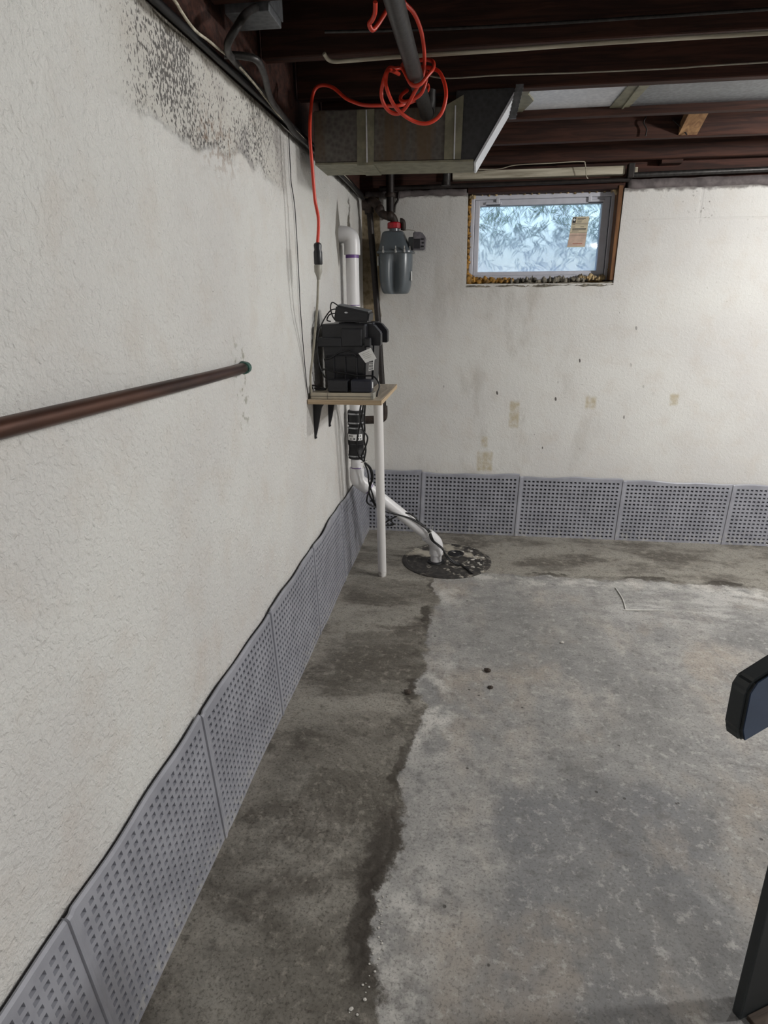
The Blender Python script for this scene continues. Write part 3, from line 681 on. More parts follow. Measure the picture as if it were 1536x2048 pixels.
cable('staple_wire', 'thin black wire hanging straight down the left wall to the shelf', [(0.006, -1.405, 1.869), (0.006, -1.403, 1.762), (0.005, -1.399, 1.726), (0.006, -1.371, 1.647), (0.006, -1.363, 1.458), (0.006, -1.362, 1.325), (0.006, -1.343, 1.168), (0.006, -1.321, 1.047), (.006, -1.305, 1.004)], .0016, M['cable'], 'wire')
cable('bell_wire', 'thin whitish wire sagging along the top of the left wall', [(0.05, -2.45, 1.90), (0.05, -2.311, 1.883), (0.05, -2.283, 1.876), (0.045, -2.238, 1.873), (0.04, -2.185, 1.874), (0.04, -2.124, 1.879), (0.04, -2.07, 1.882), (0.035, -1.979, 1.892), (0.03, -1.886, 1.896), (0.03, -1.807, 1.892), (0.03, -1.737, 1.886), (0.03, -1.671, 1.880), (0.03, -1.589, 1.872), (0.03, -1.353, 1.873), (0.03, -1.073, 1.868), (0.03, -0.599, 1.879), (0.03, -0.29, 1.862)], .0028, M['lath'], 'wire')
cable('armoured_cable', 'dark armoured cable dropping from the junction box along the left wall top', [(0.10, -1.972, 1.99), (.10, -2.04, 1.955), (.095, -2.09, 1.915), (0.07, -2.086, 1.888), (0.05, -2.037, 1.886), (0.045, -1.994, 1.886), (0.02, -1.877, 1.905), (0.012, -1.758, 1.908), (0.012, -1.614, 1.905), (0.012, -1.447, 1.895), (0.012, -1.252, 1.882), (0.014, -0.859, 1.882), (0.016, -0.369, 1.875), (.02, -.1, 1.87)], .0085, M['gas_pipe'])
cable('looped_cable', 'dark grey cable arching out of the joists near the orange cord', [(0.03, -2.01, 1.89), (0.07, -1.996, 1.89), (0.095, -1.97, 1.888), (0.085, -1.888, 1.884), (0.06, -1.78, 1.88), (0.045, -1.698, 1.877), (0.035, -1.607, 1.879), (0.03, -1.498, 1.875), (0.028, -1.393, 1.866), (0.028, -1.035, 1.866), (0.03, -0.536, 1.866), (0.03, -0.249, 1.855), (.035, -.1, 1.85)], .0085, M['gas_pipe'])
cable('black_cable', 'black cable pressed along the left wall top beside the duct', [(.008, -2.9, 1.885), (.008, -2.2, 1.888), (.009, -1.7, 1.890), (.01, -1.3, 1.893), (.012, -.9, 1.893), (.012, -.4, 1.89), (.014, -.06, 1.88)], .009, M['cable'])
cable('white_cable', 'long white cable strung across under the nearest joists', [(.187, -1.66, 1.995), (0.195, -1.645, 1.985), (0.212, -1.64, 1.981), (0.25, -1.64, 1.981), (0.39, -1.64, 1.983), (0.663, -1.64, 1.984), (0.924, -1.645, 1.985), (1.176, -1.642, 1.986), (1.341, -1.642, 1.986), (2.4, -1.64, 1.99), (4.3, -1.64, 1.99)], .0052, M['lath'])
cable('thin_grey_wire', 'thin grey wire stapled under the second joist in view', [(0.46, -1.40, 2.004), (0.521, -1.413, 1.992), (0.67, -1.416, 1.992), (0.89, -1.401, 1.992), (1.175, -1.393, 1.992), (1.426, -1.401, 1.992), (3, -1.40, 1.995), (4.3, -1.4, 1.995)], .0022, M['grey_cord'], 'wire')
cable('dark_wire', 'faint dark cable high between the nearest joists', [(.2, -1.70, 2.03), (0.506, -1.70, 2.02), (0.787, -1.69, 2.02), (1.032, -1.69, 2.02), (1.311, -1.69, 2.02), (4.3, -1.69, 2.03)], .004, M['gas_pipe'], 'wire')
cable('dangling_wire', 'thin pale wire hooking down above the window', [(.40, -.10, 1.99), (0.481, -0.08, 1.987), (0.695, -0.08, 1.976), (0.793, -0.08, 1.991), (0.963, -0.08, 1.994), (1.109, -0.08, 1.997), (1.132, -0.07, 1.985), (1.143, -0.06, 1.937), (1.154, -0.05, 1.926)], .0022, M['lath'], 'wire')

cable('frayed_wire', 'frayed dark wire end poking down from the joists, left of the wood blocking', [(1.298, -.505, 2.10), (1.30, -.512, 2.078), (1.291, -.516, 2.055), (1.306, -.516, 2.03), (1.305, -.516, 2.004)], .003, M['iron'], 'wire', group='wire ends between the joists')
cable('frayed_wire', 'forked dark wire stub between the joists just left of the wood blocking', [(1.41, -.505, 2.065), (1.417, -.512, 2.053), (1.443, -.516, 2.032), (1.471, -.516, 2.002)], .003, M['iron'], 'wire', group='wire ends between the joists')
jx = thing('junction_box', 'grey sheet-metal junction box under the joists at the top left', 'junction box', (.075, -1.91, 1.99))
b = B(); box(b, .022, .128, -1.962, -1.862, 1.985, 2.10, .002); mesh_obj('box_body', b, M['galv_dull'], jx)
b = B(); box(b, .018, .132, -1.966, -1.963, 2.005, 2.10); box(b, .1285, .1315, -1.966, -1.858, 2.0, 2.10); mesh_obj('cover_lip', b, M['galv_dull'], jx)
for p in ((.045, -1.9640, 2.03), (.10, -1.9640, 2.05)):
    b = B(); lathe(b, [(.004, 0), (.004, -.003)], p, 'Y', 10); mesh_obj('knockout', b, M['index_dark'], jx)
b = B(); box(b, -.02, .02, -2.03, -2.01, 2.0, 2.018, .002); tag(mesh_obj('wood_cleat', b, M['lath'], None, origin=(0, -2.02, 2.0)), 'short pale wood cleat left of the junction box', 'wood block')

# things along the top of the back wall
b = B(); box(b, .48, 1.335, -.022, .03, 1.945, 1.983, .002); tag(mesh_obj('wood_lath', b, M['lath'], None, origin=(.9, 0, 1.945)), 'pale weathered wood strip above the window', 'wood strip')
b = B(); tube(b, [(.10, -.02, 1.915), (.5, -.02, 1.917), (1.36, -.016, 1.920)], .011, 12); tag(mesh_obj('black_pipe', b, M['iron'], None, True, origin=(.8, -.02, 1.915), auto=50), 'thin black pipe running just above the window', 'pipe')
cn = thing('grey_conduit', 'grey conduit along the back wall top right of the window', 'pipe', (1.37, -.028, 1.94))
b = B(); tube(b, [(1.36, -.028, 1.938), (2.0, -.028, 1.944), (4.38, -.028, 1.955)], .0125, 12); mesh_obj('conduit_run', b, M['gas_pipe'], cn, True, auto=50)
b = B(); box(b, 1.345, 1.375, -.045, .0, 1.925, 1.99, .003); mesh_obj('hanger', b, M['iron'], cn)
b = B(); box(b, 1.378, 1.392, -.034, -.015, 1.948, 1.972, .002); mesh_obj('clip', b, M['lath'], cn)
dp = thing('duct_drop_pipe', 'short dark pipe stub hanging below the duct above the meter', 'pipe', (.455, -.2, 1.94))
b = B(); tube(b, [(.455, -.12, 2.0), (.455, -.12, 1.93), (.452, -.11, 1.915)], .020, 14); mesh_obj('stub', b, M['gas_pipe'], dp, True, auto=40)
b = B(); lathe(b, [(.024, 0), (.024, .016)], (.452, -.112, 1.905), 'Z', 14); mesh_obj('end_collar', b, M['iron'], dp, True, auto=40)

# ------------------------------------------------------------------ iron riser and gas meter
ir = thing('iron_riser', 'tall thin black iron pipe leaning up the back corner', 'pipe', (.13, -.12, .72))
b = B(); tube(b, [(.061, -.12, 1.80), (.100, -.12, 1.257), (.119, -.12, .922), (.128, -.12, .755)], .0165, 14); mesh_obj('riser', b, M['iron'], ir, True, auto=40)
b = B(); tube(b, spline([(.128, -.12, .79), (.129, -.12, .745), (.122, -.12, .720), (.09, -.12, .712), (.06, -.12, .71)], 5), [.021]*21, 14); mesh_obj('bottom_elbow', b, M['rust_iron'], ir, True, auto=40)
b = B(); tube(b, [(.075, -.12, .711), (.0, -.12, .708)], .023, 14); mesh_obj('wall_nipple', b, M['rust_iron'], ir, True, auto=40)
b = B(); tube(b, spline([(.061, -.12, 1.785), (.058, -.12, 1.815), (.066, -.128, 1.835), (.088, -.135, 1.833), (.11, -.14, 1.815)], 5), [.024]*21, 14); mesh_obj('top_elbow', b, M['rust_iron'], ir, True, auto=40)
b = B(); lathe(b, [(.022, -.02), (.028, -.018), (.028, .018), (.022, .02)], (.043, -.12, 1.828), 'X', 14); mesh_obj('plug_cap', b, M['rust_iron'], ir, True, auto=35)
gv = thing('vertical_pipe_stub', 'short black vertical pipe with drips behind the meter swivel', 'pipe', (.175, -.05, 1.78))
b = B(); tube(b, [(.160, -.045, 2.0), (.160, -.045, 1.77)], .021, 14); mesh_obj('stub', b, M['iron'], gv, True, auto=40)
b = B(); lathe(b, [(.027, 0), (.029, .004), (.029, .016), (.027, .02)], (.160, -.045, 1.868), 'Z', 16); mesh_obj('collar', b, M['rust_iron'], gv, True, auto=35)
b = B(); tube(b, spline([(.20, -.012, 1.90), (.196, -.012, 1.86), (.182, -.012, 1.835), (.178, -.012, 1.80)], 4), .006, 8); mesh_obj('tar_drip', b, M['iron'], gv, True)

gm = thing('gas_meter', 'dark grey gas meter with red cap hanging on the back wall', 'meter', (.195, -.13, 1.39))
cx, cy = .2, -.135
def rr(cx, cy, z, hx, hy, n=32, p=4.0, groove=0.0):
    out = []
    for k in range(n):
        a = 2*math.pi*k/n; c, s = math.cos(a), math.sin(a)
        x = math.copysign(abs(c)**(2/p), c)*hx; y = math.copysign(abs(s)**(2/p), s)*hy
        if groove: y *= 1 - groove*math.exp(-(x/(.15*hx*2))**2)
        out.append((cx+x, cy+y, z))
    return out
b = B(); loft(b, [rr(cx-.012, cy, 1.694, .047, .045), rr(cx-.012, cy, 1.690, .054, .052), rr(cx-.012, cy, 1.682, .058, .055), rr(cx-.006, cy, 1.64, .073, .066), rr(cx-.002, cy, 1.612, .085, .075), rr(cx, cy, 1.604, .088, .078), rr(cx, cy, 1.597, .089, .079)])
mesh_obj('upper_case', b, M['meter'], gm, True, auto=40)
b = B(); loft(b, [rr(cx, cy, 1.600, .0935, .084), rr(cx, cy, 1.598, .0965, .087), rr(cx, cy, 1.590, .0965, .087), rr(cx, cy, 1.588, .0935, .084)]); mesh_obj('flange', b, M['meter'], gm, True, auto=40)
def bump2(z, hx, hy, g): return rr(cx, cy, z, hx, hy, 64, 2.3, g*1.25)
b = B(); loft(b, [bump2(1.591, .088, .080, .10), bump2(1.575, .088, .083, .28), bump2(1.54, .088, .085, .40), bump2(1.48, .086, .085, .42), bump2(1.43, .080, .078, .42), bump2(1.405, .073, .07, .40), bump2(1.394, .066, .062, .35), bump2(1.390, .058, .054, .3)])
mesh_obj('lower_case', b, M['meter'], gm, True, auto=50)
b = B(); lathe(b, [(.026, 0), (.026, .02), (.024, .022)], (cx-.008, cy, 1.690), 'Z', 18); mesh_obj('inlet_neck', b, M['meter'], gm, True, auto=40)
b = B(); prof = []
lathe(b, [(.030, 0), (.036, .002), (.036, .026), (.031, .030)], (cx-.008, cy, 1.708), 'Z', 12); mesh_obj('cap_nut', b, M['red'], gm, False)
b = B(); tube(b, spline([(.11, -.14, 1.815), (.128, -.145, 1.782), (.155, -.15, 1.768), (.18, -.145, 1.765), (.192, -.138, 1.745), (.192, -.135, 1.725)], 6), [.020]*31, 14); mesh_obj('swivel', b, M['rust_iron'], gm, True, auto=40)
for p, r in (((.118, -.142, 1.80), .025), ((.170, -.148, 1.767), .025)):
    b = B(); bmesh.ops.create_icosphere(b, subdivisions=2, radius=r, matrix=Matrix.Translation(p)); mesh_obj('swivel_joint', b, M['rust_iron'], gm, True)
b = B(); tube(b, spline([(.222, -.14, 1.745), (.235, -.138, 1.742), (.24, -.135, 1.725), (.238, -.135, 1.70)], 4), .013, 10); mesh_obj('outlet_elbow', b, M['rust_iron'], gm, True)
for x in (-.055, .01, .055, .08):
    b = B(); y = cy-.088+(.03 if x > .07 else 0); lathe(b, [(.0055, -.014), (.0055, .002), (.0035, .004), (.0035, .018)], (cx+x, y, 1.602), 'Z', 8); mesh_obj('bolt', b, M['bolt'], gm, True, auto=35)
b = B(); box(b, .268, .305, -.17, -.11, 1.605, 1.665, .006); mesh_obj('index_arm', b, M['meter'], gm)
b = B(); prism(b, [(.295, 1.600), (.352, 1.597), (.358, 1.604), (.360, 1.660), (.340, 1.684), (.297, 1.686)], 'Y', -.205, -.125, .004); ix = mesh_obj('index_box', b, M['meter_glass'], gm)
b = B(); box(b, .299, .333, -.2075, -.204, 1.606, 1.652, .002); mesh_obj('index_window', b, M['index_dark'], ix)
for k in range(3):
    b = B(); box(b, .337+.004*(k % 2), .352, -.2075, -.204, 1.612+k*.017, 1.620+k*.017, .001); mesh_obj('index_mark', b, M['index_dark'], ix)
b = B(); tube(b, spline([(.237, -.15, 1.695), (.26, -.16, 1.699), (.29, -.165, 1.696), (.305, -.165, 1.690)], 3), .0016, 6); mesh_obj('seal_wire', b, M['grey_cord'], gm)
b = B(); box(b, .2835, .2875, -.175, -.150, 1.455, 1.500); mesh_obj('data_label', b, M['white'], gm)
b = B(); box(b, .1085, .1125, -.175, -.155, 1.53, 1.575); mesh_obj('data_label', b, M['white'], gm)

# ------------------------------------------------------------------ sump discharge
pv = thing('discharge_pipe', 'white plastic sump discharge pipe rising from the lid into the left wall', 'pipe', (.461, -.485, 0))
PX, PY, PR = .055, -.60, .030
b = B(); tube(b, [(PX+.001, PY, .50), (PX, PY, 1.60)], PR, 20); mesh_obj('riser', b, M['pvc'], pv, True, auto=40)
b = B(); tube(b, spline([(PX, PY, 1.555), (PX, PY, 1.60), (PX-.006, PY, 1.627), (PX-.03, PY, 1.640), (-.01, PY, 1.642)], 6), .037, 20); mesh_obj('top_elbow', b, M['pvc'], pv, True, auto=40)
b = B(); lathe(b, [(.0306, 0), (.0306, .014)], (PX, PY, 1.541), 'Z', 20); mesh_obj('primer_band', b, M['primer'], pv, True, auto=40)
b = B(); lathe(b, [(.0306, 0), (.0306, .003)], (PX, PY, 1.335), 'Z', 20); mesh_obj('primer_band', b, M['primer'], pv, True, auto=40)
b = B(); lathe(b, [(.033, 0), (.036, .003), (.036, .035), (.033, .038)], (PX, PY, 1.285), 'Z', 20); mesh_obj('coupling', b, M['pvc'], pv, True, auto=40)
b = B(); tube(b, spline([(PX, PY, .552), (PX, PY, .51), (PX+.006, PY+.001, .485), (.085, PY+.008, .463), (.112, PY+.014, .441)], 6), .037, 20); mesh_obj('lower_elbow', b, M['pvc'], pv, True, auto=40)
b = B(); lathe(b, [(.0308, 0), (.0308, .004)], (PX, PY, .552), 'Z', 20); mesh_obj('primer_band', b, M['primer'], pv, True, auto=40)
b = B(); tube(b, [(.109, PY+.0135, .4435), (.115, PY+.0155, .4385)], .0318, 20); mesh_obj('primer_band', b, M['primer'], pv, True, auto=40)
b = B(); tube(b, [(.105, PY+.012, .447), (.435, -.497, .145)], PR, 20); mesh_obj('sloping_run', b, M['pvc'], pv, True, auto=40)
b = B(); tube(b, spline([(.41, -.505, .168), (.435, -.497, .145), (.455, -.488, .118), (.461, -.485, .09), (.461, -.485, .05)], 6), .037, 20); mesh_obj('foot_elbow', b, M['pvc'], pv, True, auto=40)
b = B(); tube(b, [(.461, -.485, -.02), (.461, -.485, .06)], PR, 20); mesh_obj('foot_stub', b, M['pvc'], pv, True, auto=40)
cv = mesh_obj('check_valve', lathe(B(), [(.033, .60), (.040, .603), (.040, .640), (.0385, .645), (.0385, .668), (.041, .672), (.043, .70), (.043, .726), (.040, .735), (.0385, .755), (.036, .762), (.036, .770), (.040, .774), (.040, .842), (.034, .846)], (PX, PY, 0), 'Z', 22), M['rubber'], pv, True, auto=40)
for z in (.618, .76, .785, .83, .683):
    b = B(); lathe(b, [(.0405, 0), (.0416, .001), (.0416, .007), (.0405, .008)], (PX, PY, z-.004), 'Z', 22); mesh_obj('hose_clamp', b, M['steel'], cv, True, auto=40)
b = B()
for k in range(9):
    a0 = math.radians(215+k*12.2); a1 = math.radians(215+(k+1)*12.2)
    q = lambda a, z, r: (PX+r*math.cos(a), PY+r*math.sin(a), z)
    loft(b, [[q(a0, .700, .0432), q(a1, .700, .0432), q(a1, .700, .0440), q(a0, .700, .0440)], [q(a0, .731, .0432), q(a1, .731, .0432), q(a1, .731, .0440), q(a0, .731, .0440)]])
lb = mesh_obj('valve_label', b, M['white'], cv)
for a, z, w in ((232, .722, 10), (250, .722, 6), (285, .722, 14), (305, .722, 7), (240, .707, 8), (262, .708, 12), (290, .708, 10), (307, .707, 8)):
    b = B(); a0 = math.radians(a); a1 = math.radians(a+w); q = lambda a, zz: (PX+.0445*math.cos(a), PY+.0445*math.sin(a), zz)
    b.faces.new([b.verts.new(p) for p in (q(a0, z-.003), q(a1, z-.003), q(a1, z+.004), q(a0, z+.004))]); mesh_obj('label_print', b, M['print'], lb)

ld = thing('sump_lid', 'round black sump pit lid flecked with concrete in the corner floor', 'lid', (.517, -.45, 0))
b = B(); LR = .243
prof = [(LR-.004, -.01), (LR, -.006), (LR, .004), (LR-.006, .007), (LR-.02, .0075), (LR-.024, .005), (.10, .005), (.02, .0055)]
lathe(b, prof, (.517, -.45, 0), 'Z', 56); mesh_obj('cover', b, M['lid'], ld, True, auto=30)
b = B(); lathe(b, [(.040, .004), (.046, .0065), (.044, .010), (.034, .011), (.031, .007)], (.565, -.36, 0), 'Z', 24); mesh_obj('grommet', b, M['rubber'], ld, True, auto=40)
b = B(); lathe(b, [(.030, .0058), (.029, .0072)], (.565, -.36, 0), 'Z', 20); mesh_obj('vent_hole', b, M['cable'], ld)
b = B(); lathe(b, [(.042, .004), (.047, .0065), (.045, .011), (.034, .012)], (.461, -.485, 0), 'Z', 24); mesh_obj('grommet', b, M['rubber'], ld, True, auto=40)
rnd = random.Random(21)
for k in range(26):
    a = rnd.uniform(-.6, 1.4); r = rnd.uniform(.10, .232); b = B()
    bmesh.ops.create_icosphere(b, subdivisions=1, radius=1.0)
    s = rnd.uniform(.003, .009); c = Vector((.517+r*math.cos(a), -.45+r*math.sin(a), .0062))
    for v in b.verts: v.co = c + Vector((v.co.x*s*1.4, v.co.y*s, v.co.z*s*.35)) + Vector([rnd.uniform(-1, 1)*s*.15 for _ in range(3)])
    mesh_obj('mortar_fleck', b, M['pale_crumb'], ld)

pcs = [[(0.134, -0.82, 0.985), (.125, -.80, .93), (0.103, -0.75, 0.855), (0.106, -0.70, 0.77), (0.128, -0.69, 0.729), (0.115, -0.685, 0.678), (0.092, -0.67, 0.627), (0.103, -0.665, 0.602), (0.136, -0.66, 0.568), (0.146, -0.655, 0.522), (0.134, -0.655, 0.474), (0.115, -0.66, 0.41), (0.117, -0.645, 0.377), (0.152, -0.625, 0.352), (0.218, -0.59, 0.314), (.30, -.565, .285), (.36, -.555, .255), (0.418, -0.545, 0.205), (0.437, -0.545, 0.156), (0.470, -0.54, 0.124), (0.500, -0.535, 0.096), (0.522, -0.535, 0.05), (0.562, -0.535, 0.022), (0.602, -0.535, 0.010), (.635, -.585, .010), (.658, -.632, .010)],
       [(0.145, -0.82, 0.985), (.14, -.80, .93), (0.124, -0.75, 0.832), (0.115, -0.69, 0.766), (0.108, -0.675, 0.713), (0.115, -0.67, 0.663), (0.106, -0.665, 0.602), (0.121, -0.66, 0.549), (0.127, -0.655, 0.484), (0.143, -0.645, 0.421), (0.150, -0.63, 0.375), (.20, -.60, .30), (.24, -.58, .245), (.19, -.59, .25), (.29, -.555, .30), (.345, -.55, .283), (.385, -.55, .235), (0.424, -0.54, 0.206), (0.451, -0.545, 0.148), (0.492, -0.53, 0.108), (0.514, -0.53, 0.071), (0.55, -0.53, 0.034), (0.602, -0.53, 0.011), (.64, -.58, .011)],
       [(0.139, -0.82, 0.985), (.13, -.79, .92), (0.103, -0.72, 0.823), (0.076, -0.665, 0.737), (0.068, -0.66, 0.662), (0.081, -0.66, 0.619), (0.103, -0.66, 0.6), (.13, -.65, .56), (.138, -.645, .51), (.125, -.645, .46), (.13, -.64, .41), (.17, -.615, .34), (.26, -.575, .30), (.36, -.55, .26), (.415, -.54, .21), (.445, -.545, .155), (.485, -.535, .115), (.52, -.52, .06), (.555, -.515, .028), (.60, -.525, .012)]]
pt = thing('pump_cords', 'bundle of thin black pump cords hanging from the shelf along the white pipe', 'cord', (.6, -.535, 0))
for p in pcs:
    b = B(); tube(b, spline(p, 5), .0042, 8); mesh_obj('cord', b, M['cable'], pt, True)
for c, d, e in (((.105, -.663, .60), (.18, -.66, .612), .016), ((.425, -.545, .195), (.445, -.55, .235), .014)):
    b = B(); pts = [Vector(c)+Vector((e*math.cos(t/8*6.283), e*math.sin(t/8*6.283)*.8, .004*math.cos(t/8*6.283))) for t in range(9)]
    tube(b, pts, .0018, 6); tube(b, [pts[0], Vector(d)], .0014, 6); mesh_obj('cable_tie', b, M['zip'], pt)

# ------------------------------------------------------------------ shelf with battery backup
sh = thing('wall_shelf', 'small plywood shelf bracketed on the left wall holding the black battery boxes', 'shelf', (.14, -1.05, .98))
b = B(); box(b, .003, .285, -1.31, -.815, .9855, 1.0, .001, 1); mesh_obj('shelf_top', b, M['ply'], sh)
b = B(); box(b, .003, .2855, -1.3125, -1.3095, .9825, .9995); box(b, .2848, .2875, -1.3125, -.815, .9825, .9995); box(b, .003, .2850, -1.3095, -.815, .9825, .9858); mesh_obj('edge_plies', b, M['ply_edge'], sh)
for y in (-1.215, -.955):
    b = B(); prism(b, [(.0, .83), (.004, .827), (.016, .87), (.034, .955), (.05, .976), (.20, .978), (.20, .983), (.0, .983)], 'Y', y-.006, y+.006, .0015); br = mesh_obj('bracket', b, M['black'], sh)
    b = B(); lathe(b, [(.005, -.001), (.005, .004), (.002, .006)], (.004, y, .834), 'X', 8); mesh_obj('screw', b, M['black'], br)
b = B(); tube(b, [(.195, -.692, 0), (.2065, -.86, .983)], .0215, 20); lg = tag(mesh_obj('support_leg', b, M['leg'], None, True, origin=(.195, -.692, 0), auto=40), 'slim white plastic pipe propping the shelf from the floor', 'pipe')

def battery(yc, label):
    t = thing('battery_box', label, 'battery box', (.14, yc, 1.0), 'black battery boxes on the shelf')
    y0, y1 = yc-.09, yc+.09
    b = B(); loft(b, [[(.055, y0+.014, 1.0), (.205, y0+.014, 1.0), (.205, y1-.014, 1.0), (.055, y1-.014, 1.0)], [(.046, y0+.006, 1.20), (.214, y0+.006, 1.20), (.214, y1-.006, 1.20), (.046, y1-.006, 1.20)]])
    bmesh.ops.bevel(b, geom=list(b.edges), offset=.006, segments=2, affect='EDGES'); bo = mesh_obj('case', b, M['black'], t)
    for x in (.085, .13, .175):
        b = B(); box(b, x-.003, x+.003, y0+.002, y0+.012, 1.02, 1.15, .002); mesh_obj('rib', b, M['black'], bo)
    b = B(); box(b, .056, .19, y0-.001, y0+.008, 1.150, 1.156, .002); mesh_obj('rib', b, M['black'], bo)
    b = B(); box(b, .040, .212, y0+.004, y1-.004, 1.192, 1.272, .008); li = mesh_obj('lid', b, M['black'], t)
    b = B(); box(b, .027, .120, y0-.006, y1+.004, 1.188, 1.222, .004); mesh_obj('lid_skirt', b, M['black'], li)
    b = B(); box(b, .118, .200, y0-.004, y1+.004, 1.188, 1.255, .005); mesh_obj('lid_skirt', b, M['black'], li)
    b = B(); box(b, .206, .232, y0-.002, y0+.03, 1.186, 1.222, .006); mesh_obj('clasp', b, M['black'], li)
    for ya in (y0+.055,):
        b = B(); prism(b, [(.205, 1.190), (.262, 1.188), (.262, 1.236), (.236, 1.266), (.205, 1.270)], 'Y', ya, ya+.055, .003); mesh_obj('vent_hood', b, M['black'], li)
    b = B(); box(b, .10, .17, y0+.05, y0+.12, 1.270, 1.2755, .002); mesh_obj('lid_boss', b, M['black'], li)
    return t
battery(-1.115, 'black battery box at the front of the shelf with a white tag')
battery(-.915, 'black battery box behind the front one on the shelf')
ch = thing('battery_charger', 'small black charger box lying tilted on top of the front battery box', 'charger', (.155, -1.12, 1.278))
b = B(); loft(b, [[(.083, -1.175, 1.279), (.219, -1.175, 1.276), (.219, -1.06, 1.276), (.083, -1.06, 1.279)], [(.094, -1.172, 1.340), (.224, -1.172, 1.313), (.224, -1.062, 1.316), (.094, -1.062, 1.344)]])
bmesh.ops.bevel(b, geom=list(b.edges), offset=.006, segments=2, affect='EDGES'); mesh_obj('case', b, M['black'], ch)
b = B(); bmesh.ops.create_icosphere(b, subdivisions=2, radius=1)
for v in b.verts: v.co = Vector((.135+v.co.x*.0075, -1.1752+v.co.y*.0008, 1.3125+v.co.z*.0036))
mesh_obj('badge', b, M['steel'], ch)
b = B(); loft(b, [[(.100, -1.166, 1.3395), (.218, -1.166, 1.3150), (.218, -1.068, 1.318), (.100, -1.068, 1.343)], [(.100, -1.166, 1.3415), (.218, -1.166, 1.3170), (.218, -1.068, 1.320), (.100, -1.068, 1.345)]]); mesh_obj('top_plate', b, M['galv_dull'], ch)
for p in ([(.095, -1.12, 1.335), (.072, -1.13, 1.350), (.066, -1.14, 1.33), (.075, -1.15, 1.30), (.088, -1.15, 1.282)], [(.09, -1.11, 1.325), (.065, -1.12, 1.322), (.05, -1.15, 1.30), (.04, -1.19, 1.27), (.03, -1.205, 1.24), (.024, -1.21, 1.19), (.03, -1.21, 1.12), (.05, -1.205, 1.07)],
          [(.088, -1.13, 1.31), (.062, -1.14, 1.305), (.055, -1.16, 1.285), (.07, -1.16, 1.28)]):
    b = B(); tube(b, spline(p, 5), .0026, 6); mesh_obj('wire', b, M['cable'], ch, True)
# loose lead looping across the front of the box
cable('battery_lead', 'black lead looping across the front of the battery box', [(.05, -1.21, 1.14), (.08, -1.215, 1.148), (.115, -1.217, 1.168), (.15, -1.217, 1.172), (.175, -1.216, 1.155)], .0032, M['cable'], 'cord')
cable('adapter_lead', 'black adapter lead running low across the battery box', [(.04, -1.22, 1.10), (.06, -1.222, 1.105), (.09, -1.222, 1.095), (.14, -1.222, 1.088), (.19, -1.222, 1.080), (.24, -1.222, 1.08), (.262, -1.225, 1.06), (.268, -1.23, 1.04), (.262, -1.24, 1.02), (.259, -1.24, 1.004)], .0032, M['cable'], 'cord')
cable('coiled_lead', 'small black lead coiled at the wall end of the power strip', [(.01, -1.255, 1.033), (.008, -1.262, 1.045), (.02, -1.268, 1.048), (.04, -1.265, 1.040), (.065, -1.262, 1.034), (.04, -1.266, 1.032), (.02, -1.268, 1.038)], .0034, M['cable'], 'cord')
# paper tag and barcode
tg = thing('paper_tag', 'white folded paper tag stuck crooked on the front battery box', 'tag', (.22, -1.225, 1.15))
b = B(); q = [(.187, 1.165), (.235, 1.185), (.257, 1.145), (.214, 1.129)]
prism(b, q, 'Y', -1.222, -1.2208); mesh_obj('sheet', b, M['white'], tg)
for k in range(4):
    t = .22+.15*k; a = Vector(q[0]).lerp(Vector(q[3]), t); c = Vector(q[1]).lerp(Vector(q[2]), t)
    a, c = a.lerp(c, .15), a.lerp(c, .8-.1*(k % 2)); b = B(); n = Vector((0, .0012)); prism(b, [tuple(a), tuple(c), tuple(c+n), tuple(a+n)], 'Y', -1.2225, -1.222); mesh_obj('print_line', b, M['grey_cord'], tg)
bc = thing('barcode_label', 'white barcode label below the tag on the battery box corner', 'label', (.24, -1.21, 1.10))
b = B(); prism(b, [(.2245, 1.098), (.2425, 1.102), (.2465, 1.146), (.2275, 1.142)], 'Y', -1.2165, -1.2075); mesh_obj('sheet', b, M['white'], bc)
for k, h in enumerate((.002, .0012, .003, .0012, .002, .004, .0012)):
    z = 1.104+k*.0052; b = B(); prism(b, [(.2265, z), (.2425, z+.002), (.2425, z+.002+h), (.2265, z+h)], 'Y', -1.2170, -1.2165); mesh_obj('print_bar', b, M['print'], bc)
ps = thing('power_strip', 'long beige power strip lying along the front edge of the shelf', 'power strip', (.13, -1.27, 1.0))
b = B(); box(b, .012, .255, -1.298, -1.232, 1.0, 1.024, .003); pb = mesh_obj('housing', b, M['beige'], ps)
b = B(); box(b, .014, .253, -1.2990, -1.297, 1.0105, 1.0120); mesh_obj('seam', b, M['index_dark'], pb)
b = B(); box(b, .078, .079, -1.2990, -1.297, 1.0, 1.024); mesh_obj('seam', b, M['index_dark'], pb)
b = B(); box(b, .2435, .2555, -1.2988, -1.231, 1.001, 1.0246, .002); mesh_obj('end_cap', b, M['ivory'], pb)
for x0, x1, mt, lb in ((.078, .156, 'black', 'black power adapter on the strip, nearer the wall'), (.167, .247, 'black2', 'blue-black power adapter on the strip, nearer the shelf corner')):
    t = thing('power_adapter', lb, 'power adapter', ((x0+x1)/2, -1.26, 1.024), 'power adapters on the strip')
    b = B(); box(b, x0, x1, -1.290, -1.238, 1.0255, 1.072, .005); mesh_obj('case', b, M[mt], t)
    b = B(); box(b, x0-.0004, x1+.0004, -1.2905, -1.2375, 1.040, 1.0412); mesh_obj('case_seam', b, M['cable'], t)
    if mt == 'black2':
        b = B(); box(b, x1-.0004, x1+.0006, -1.272, -1.256, 1.040, 1.062); mesh_obj('rating_label', b, M['white'], t)

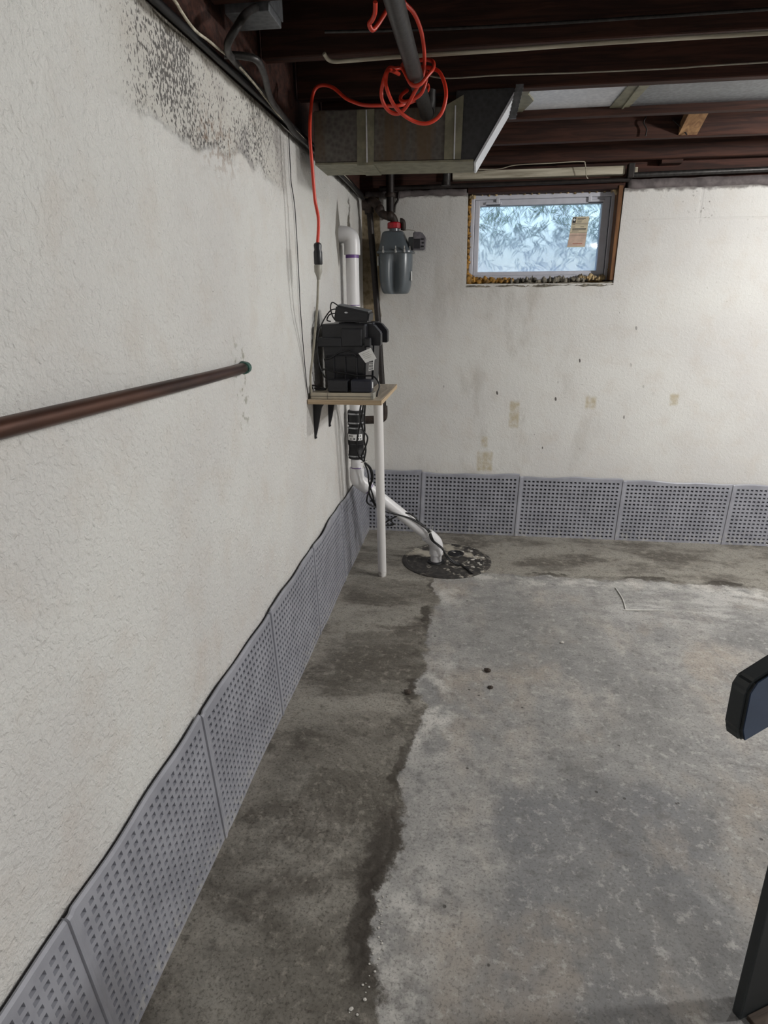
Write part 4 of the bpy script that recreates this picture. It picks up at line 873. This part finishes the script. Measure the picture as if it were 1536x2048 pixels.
# ------------------------------------------------------------------ copper pipe on the left wall
cp = thing('copper_pipe', 'brown aged copper pipe running level along the left wall', 'pipe', (.05, -2.5, 1.19))
b = B(); tube(b, [(.055, -5.0, 1.222), (.05, -2.95, 1.206), (.038, -2.3, 1.193), (.026, -2.03, 1.188), (.016, -1.985, 1.186), (-.01, -1.972, 1.186)], .0135, 18); mesh_obj('pipe_run', b, M['copper'], cp, True, auto=50)
b = B(); tube(b, [(.028, -2.035, 1.188), (.019, -1.992, 1.186), (.004, -1.975, 1.186)], .0155, 16); mesh_obj('green_fitting', b, plain('verdigris', '#3f6b60', .6, .2, var=.4, sc=70), cp, True, auto=50)

# ------------------------------------------------------------------ upright at the right edge of view
up = thing('rail_stand', 'charcoal upright with a dark-edged slate-blue board jutting in at the right edge', 'stand', (1.178, -2.708, 0))
up['_o'] = (0, 0, 0); up.rotation_euler.z = math.radians(28)
b = B(); box(b, .016, .11, 0, .02, .0, .88, .003); mesh_obj('upright', b, M['charcoal'], up)
b = B(); box(b, .03, .50, -.24, -.002, .0, .012, .002); mesh_obj('foot_board', b, M['tread'], up)
fc = [(-.186, .740), (-.1935, .760), (-.194, .826), (-.184, .842), (.34, 1.035), (.34, .892)]
b = B(); prism(b, fc, 'Y', -.03, 0, .005); mesh_obj('board_edge', b, M['charcoal'], up)
b = B(); prism(b, [(x+(.004 if x < 0 else 0), z+(.004 if z < .77 else (0 if z < .9 else -.003))) for x, z in fc], 'Y', -.0315, -.0295, .001); mesh_obj('board_face', b, M['slate'], up)

# ------------------------------------------------------------------ bits on the floor
b = B(); tube(b, spline([(1.36, -.70, .0035), (1.368, -.82, .0035), (1.358, -.938, .0035)], 5), .003, 8); tube(b, [(1.345, -.941, .004), (1.45, -.93, .004), (1.534, -.919, .004)], .0022, 6)
tag(mesh_obj('bent_wire', b, M['zip'], None, origin=(1.36, -.94, 0)), 'thin white L-shaped wire scrap lying on the floor', 'wire scrap')
rnd = random.Random(33)
def crumb(x, y, s, mat, label):
    b = B(); bmesh.ops.create_icosphere(b, subdivisions=1, radius=1)
    for v in b.verts:
        k = 1+rnd.uniform(-.3, .3); v.co = Vector((x+v.co.x*s*1.3*k, y+v.co.y*s*k, max(0, s*.45+v.co.z*s*.55*k)))
    tag(mesh_obj('concrete_crumb', b, mat, None, origin=(x, y, 0)), label, 'crumb', 'loose crumbs on the floor')
for x, y, s, l in ((.72, -1.52, .012, 'dark crumb on the open floor nearest the patched strip'), (.73, -1.63, .009, 'smaller dark crumb just in front of the first dark crumb'), (.43, -1.70, .012, 'brown mortar crumb on the edge of the dark patched strip')):
    crumb(x, y, s, M['crumb'], l)
crumb(1.03, -1.27, .008, M['pale_crumb'], 'small pale crumb alone on the open floor')
b = B()
for i in range(60):
    t = rnd.random(); x = .455-.035*t+rnd.uniform(-.012, .012)+.02*math.sin(t*5); y = -2.52-.42*t
    s = rnd.uniform(.0012, .0035)*(1.4 if t > .55 else .8)
    m = Matrix.Translation((x, y, s*.5)) @ Matrix.Diagonal((s*1.2, s, s*.6, 1)); bmesh.ops.create_icosphere(b, subdivisions=1, radius=1, matrix=m)
o = mesh_obj('lime_grit', b, M['pale_crumb'], None, origin=(.43, -2.8, 0)); tag(o, 'sparkling white grit along the floor joint in the foreground', 'grit'); o['kind'] = 'stuff'

for o in bpy.data.objects:
    if '_o' in o: del o['_o']
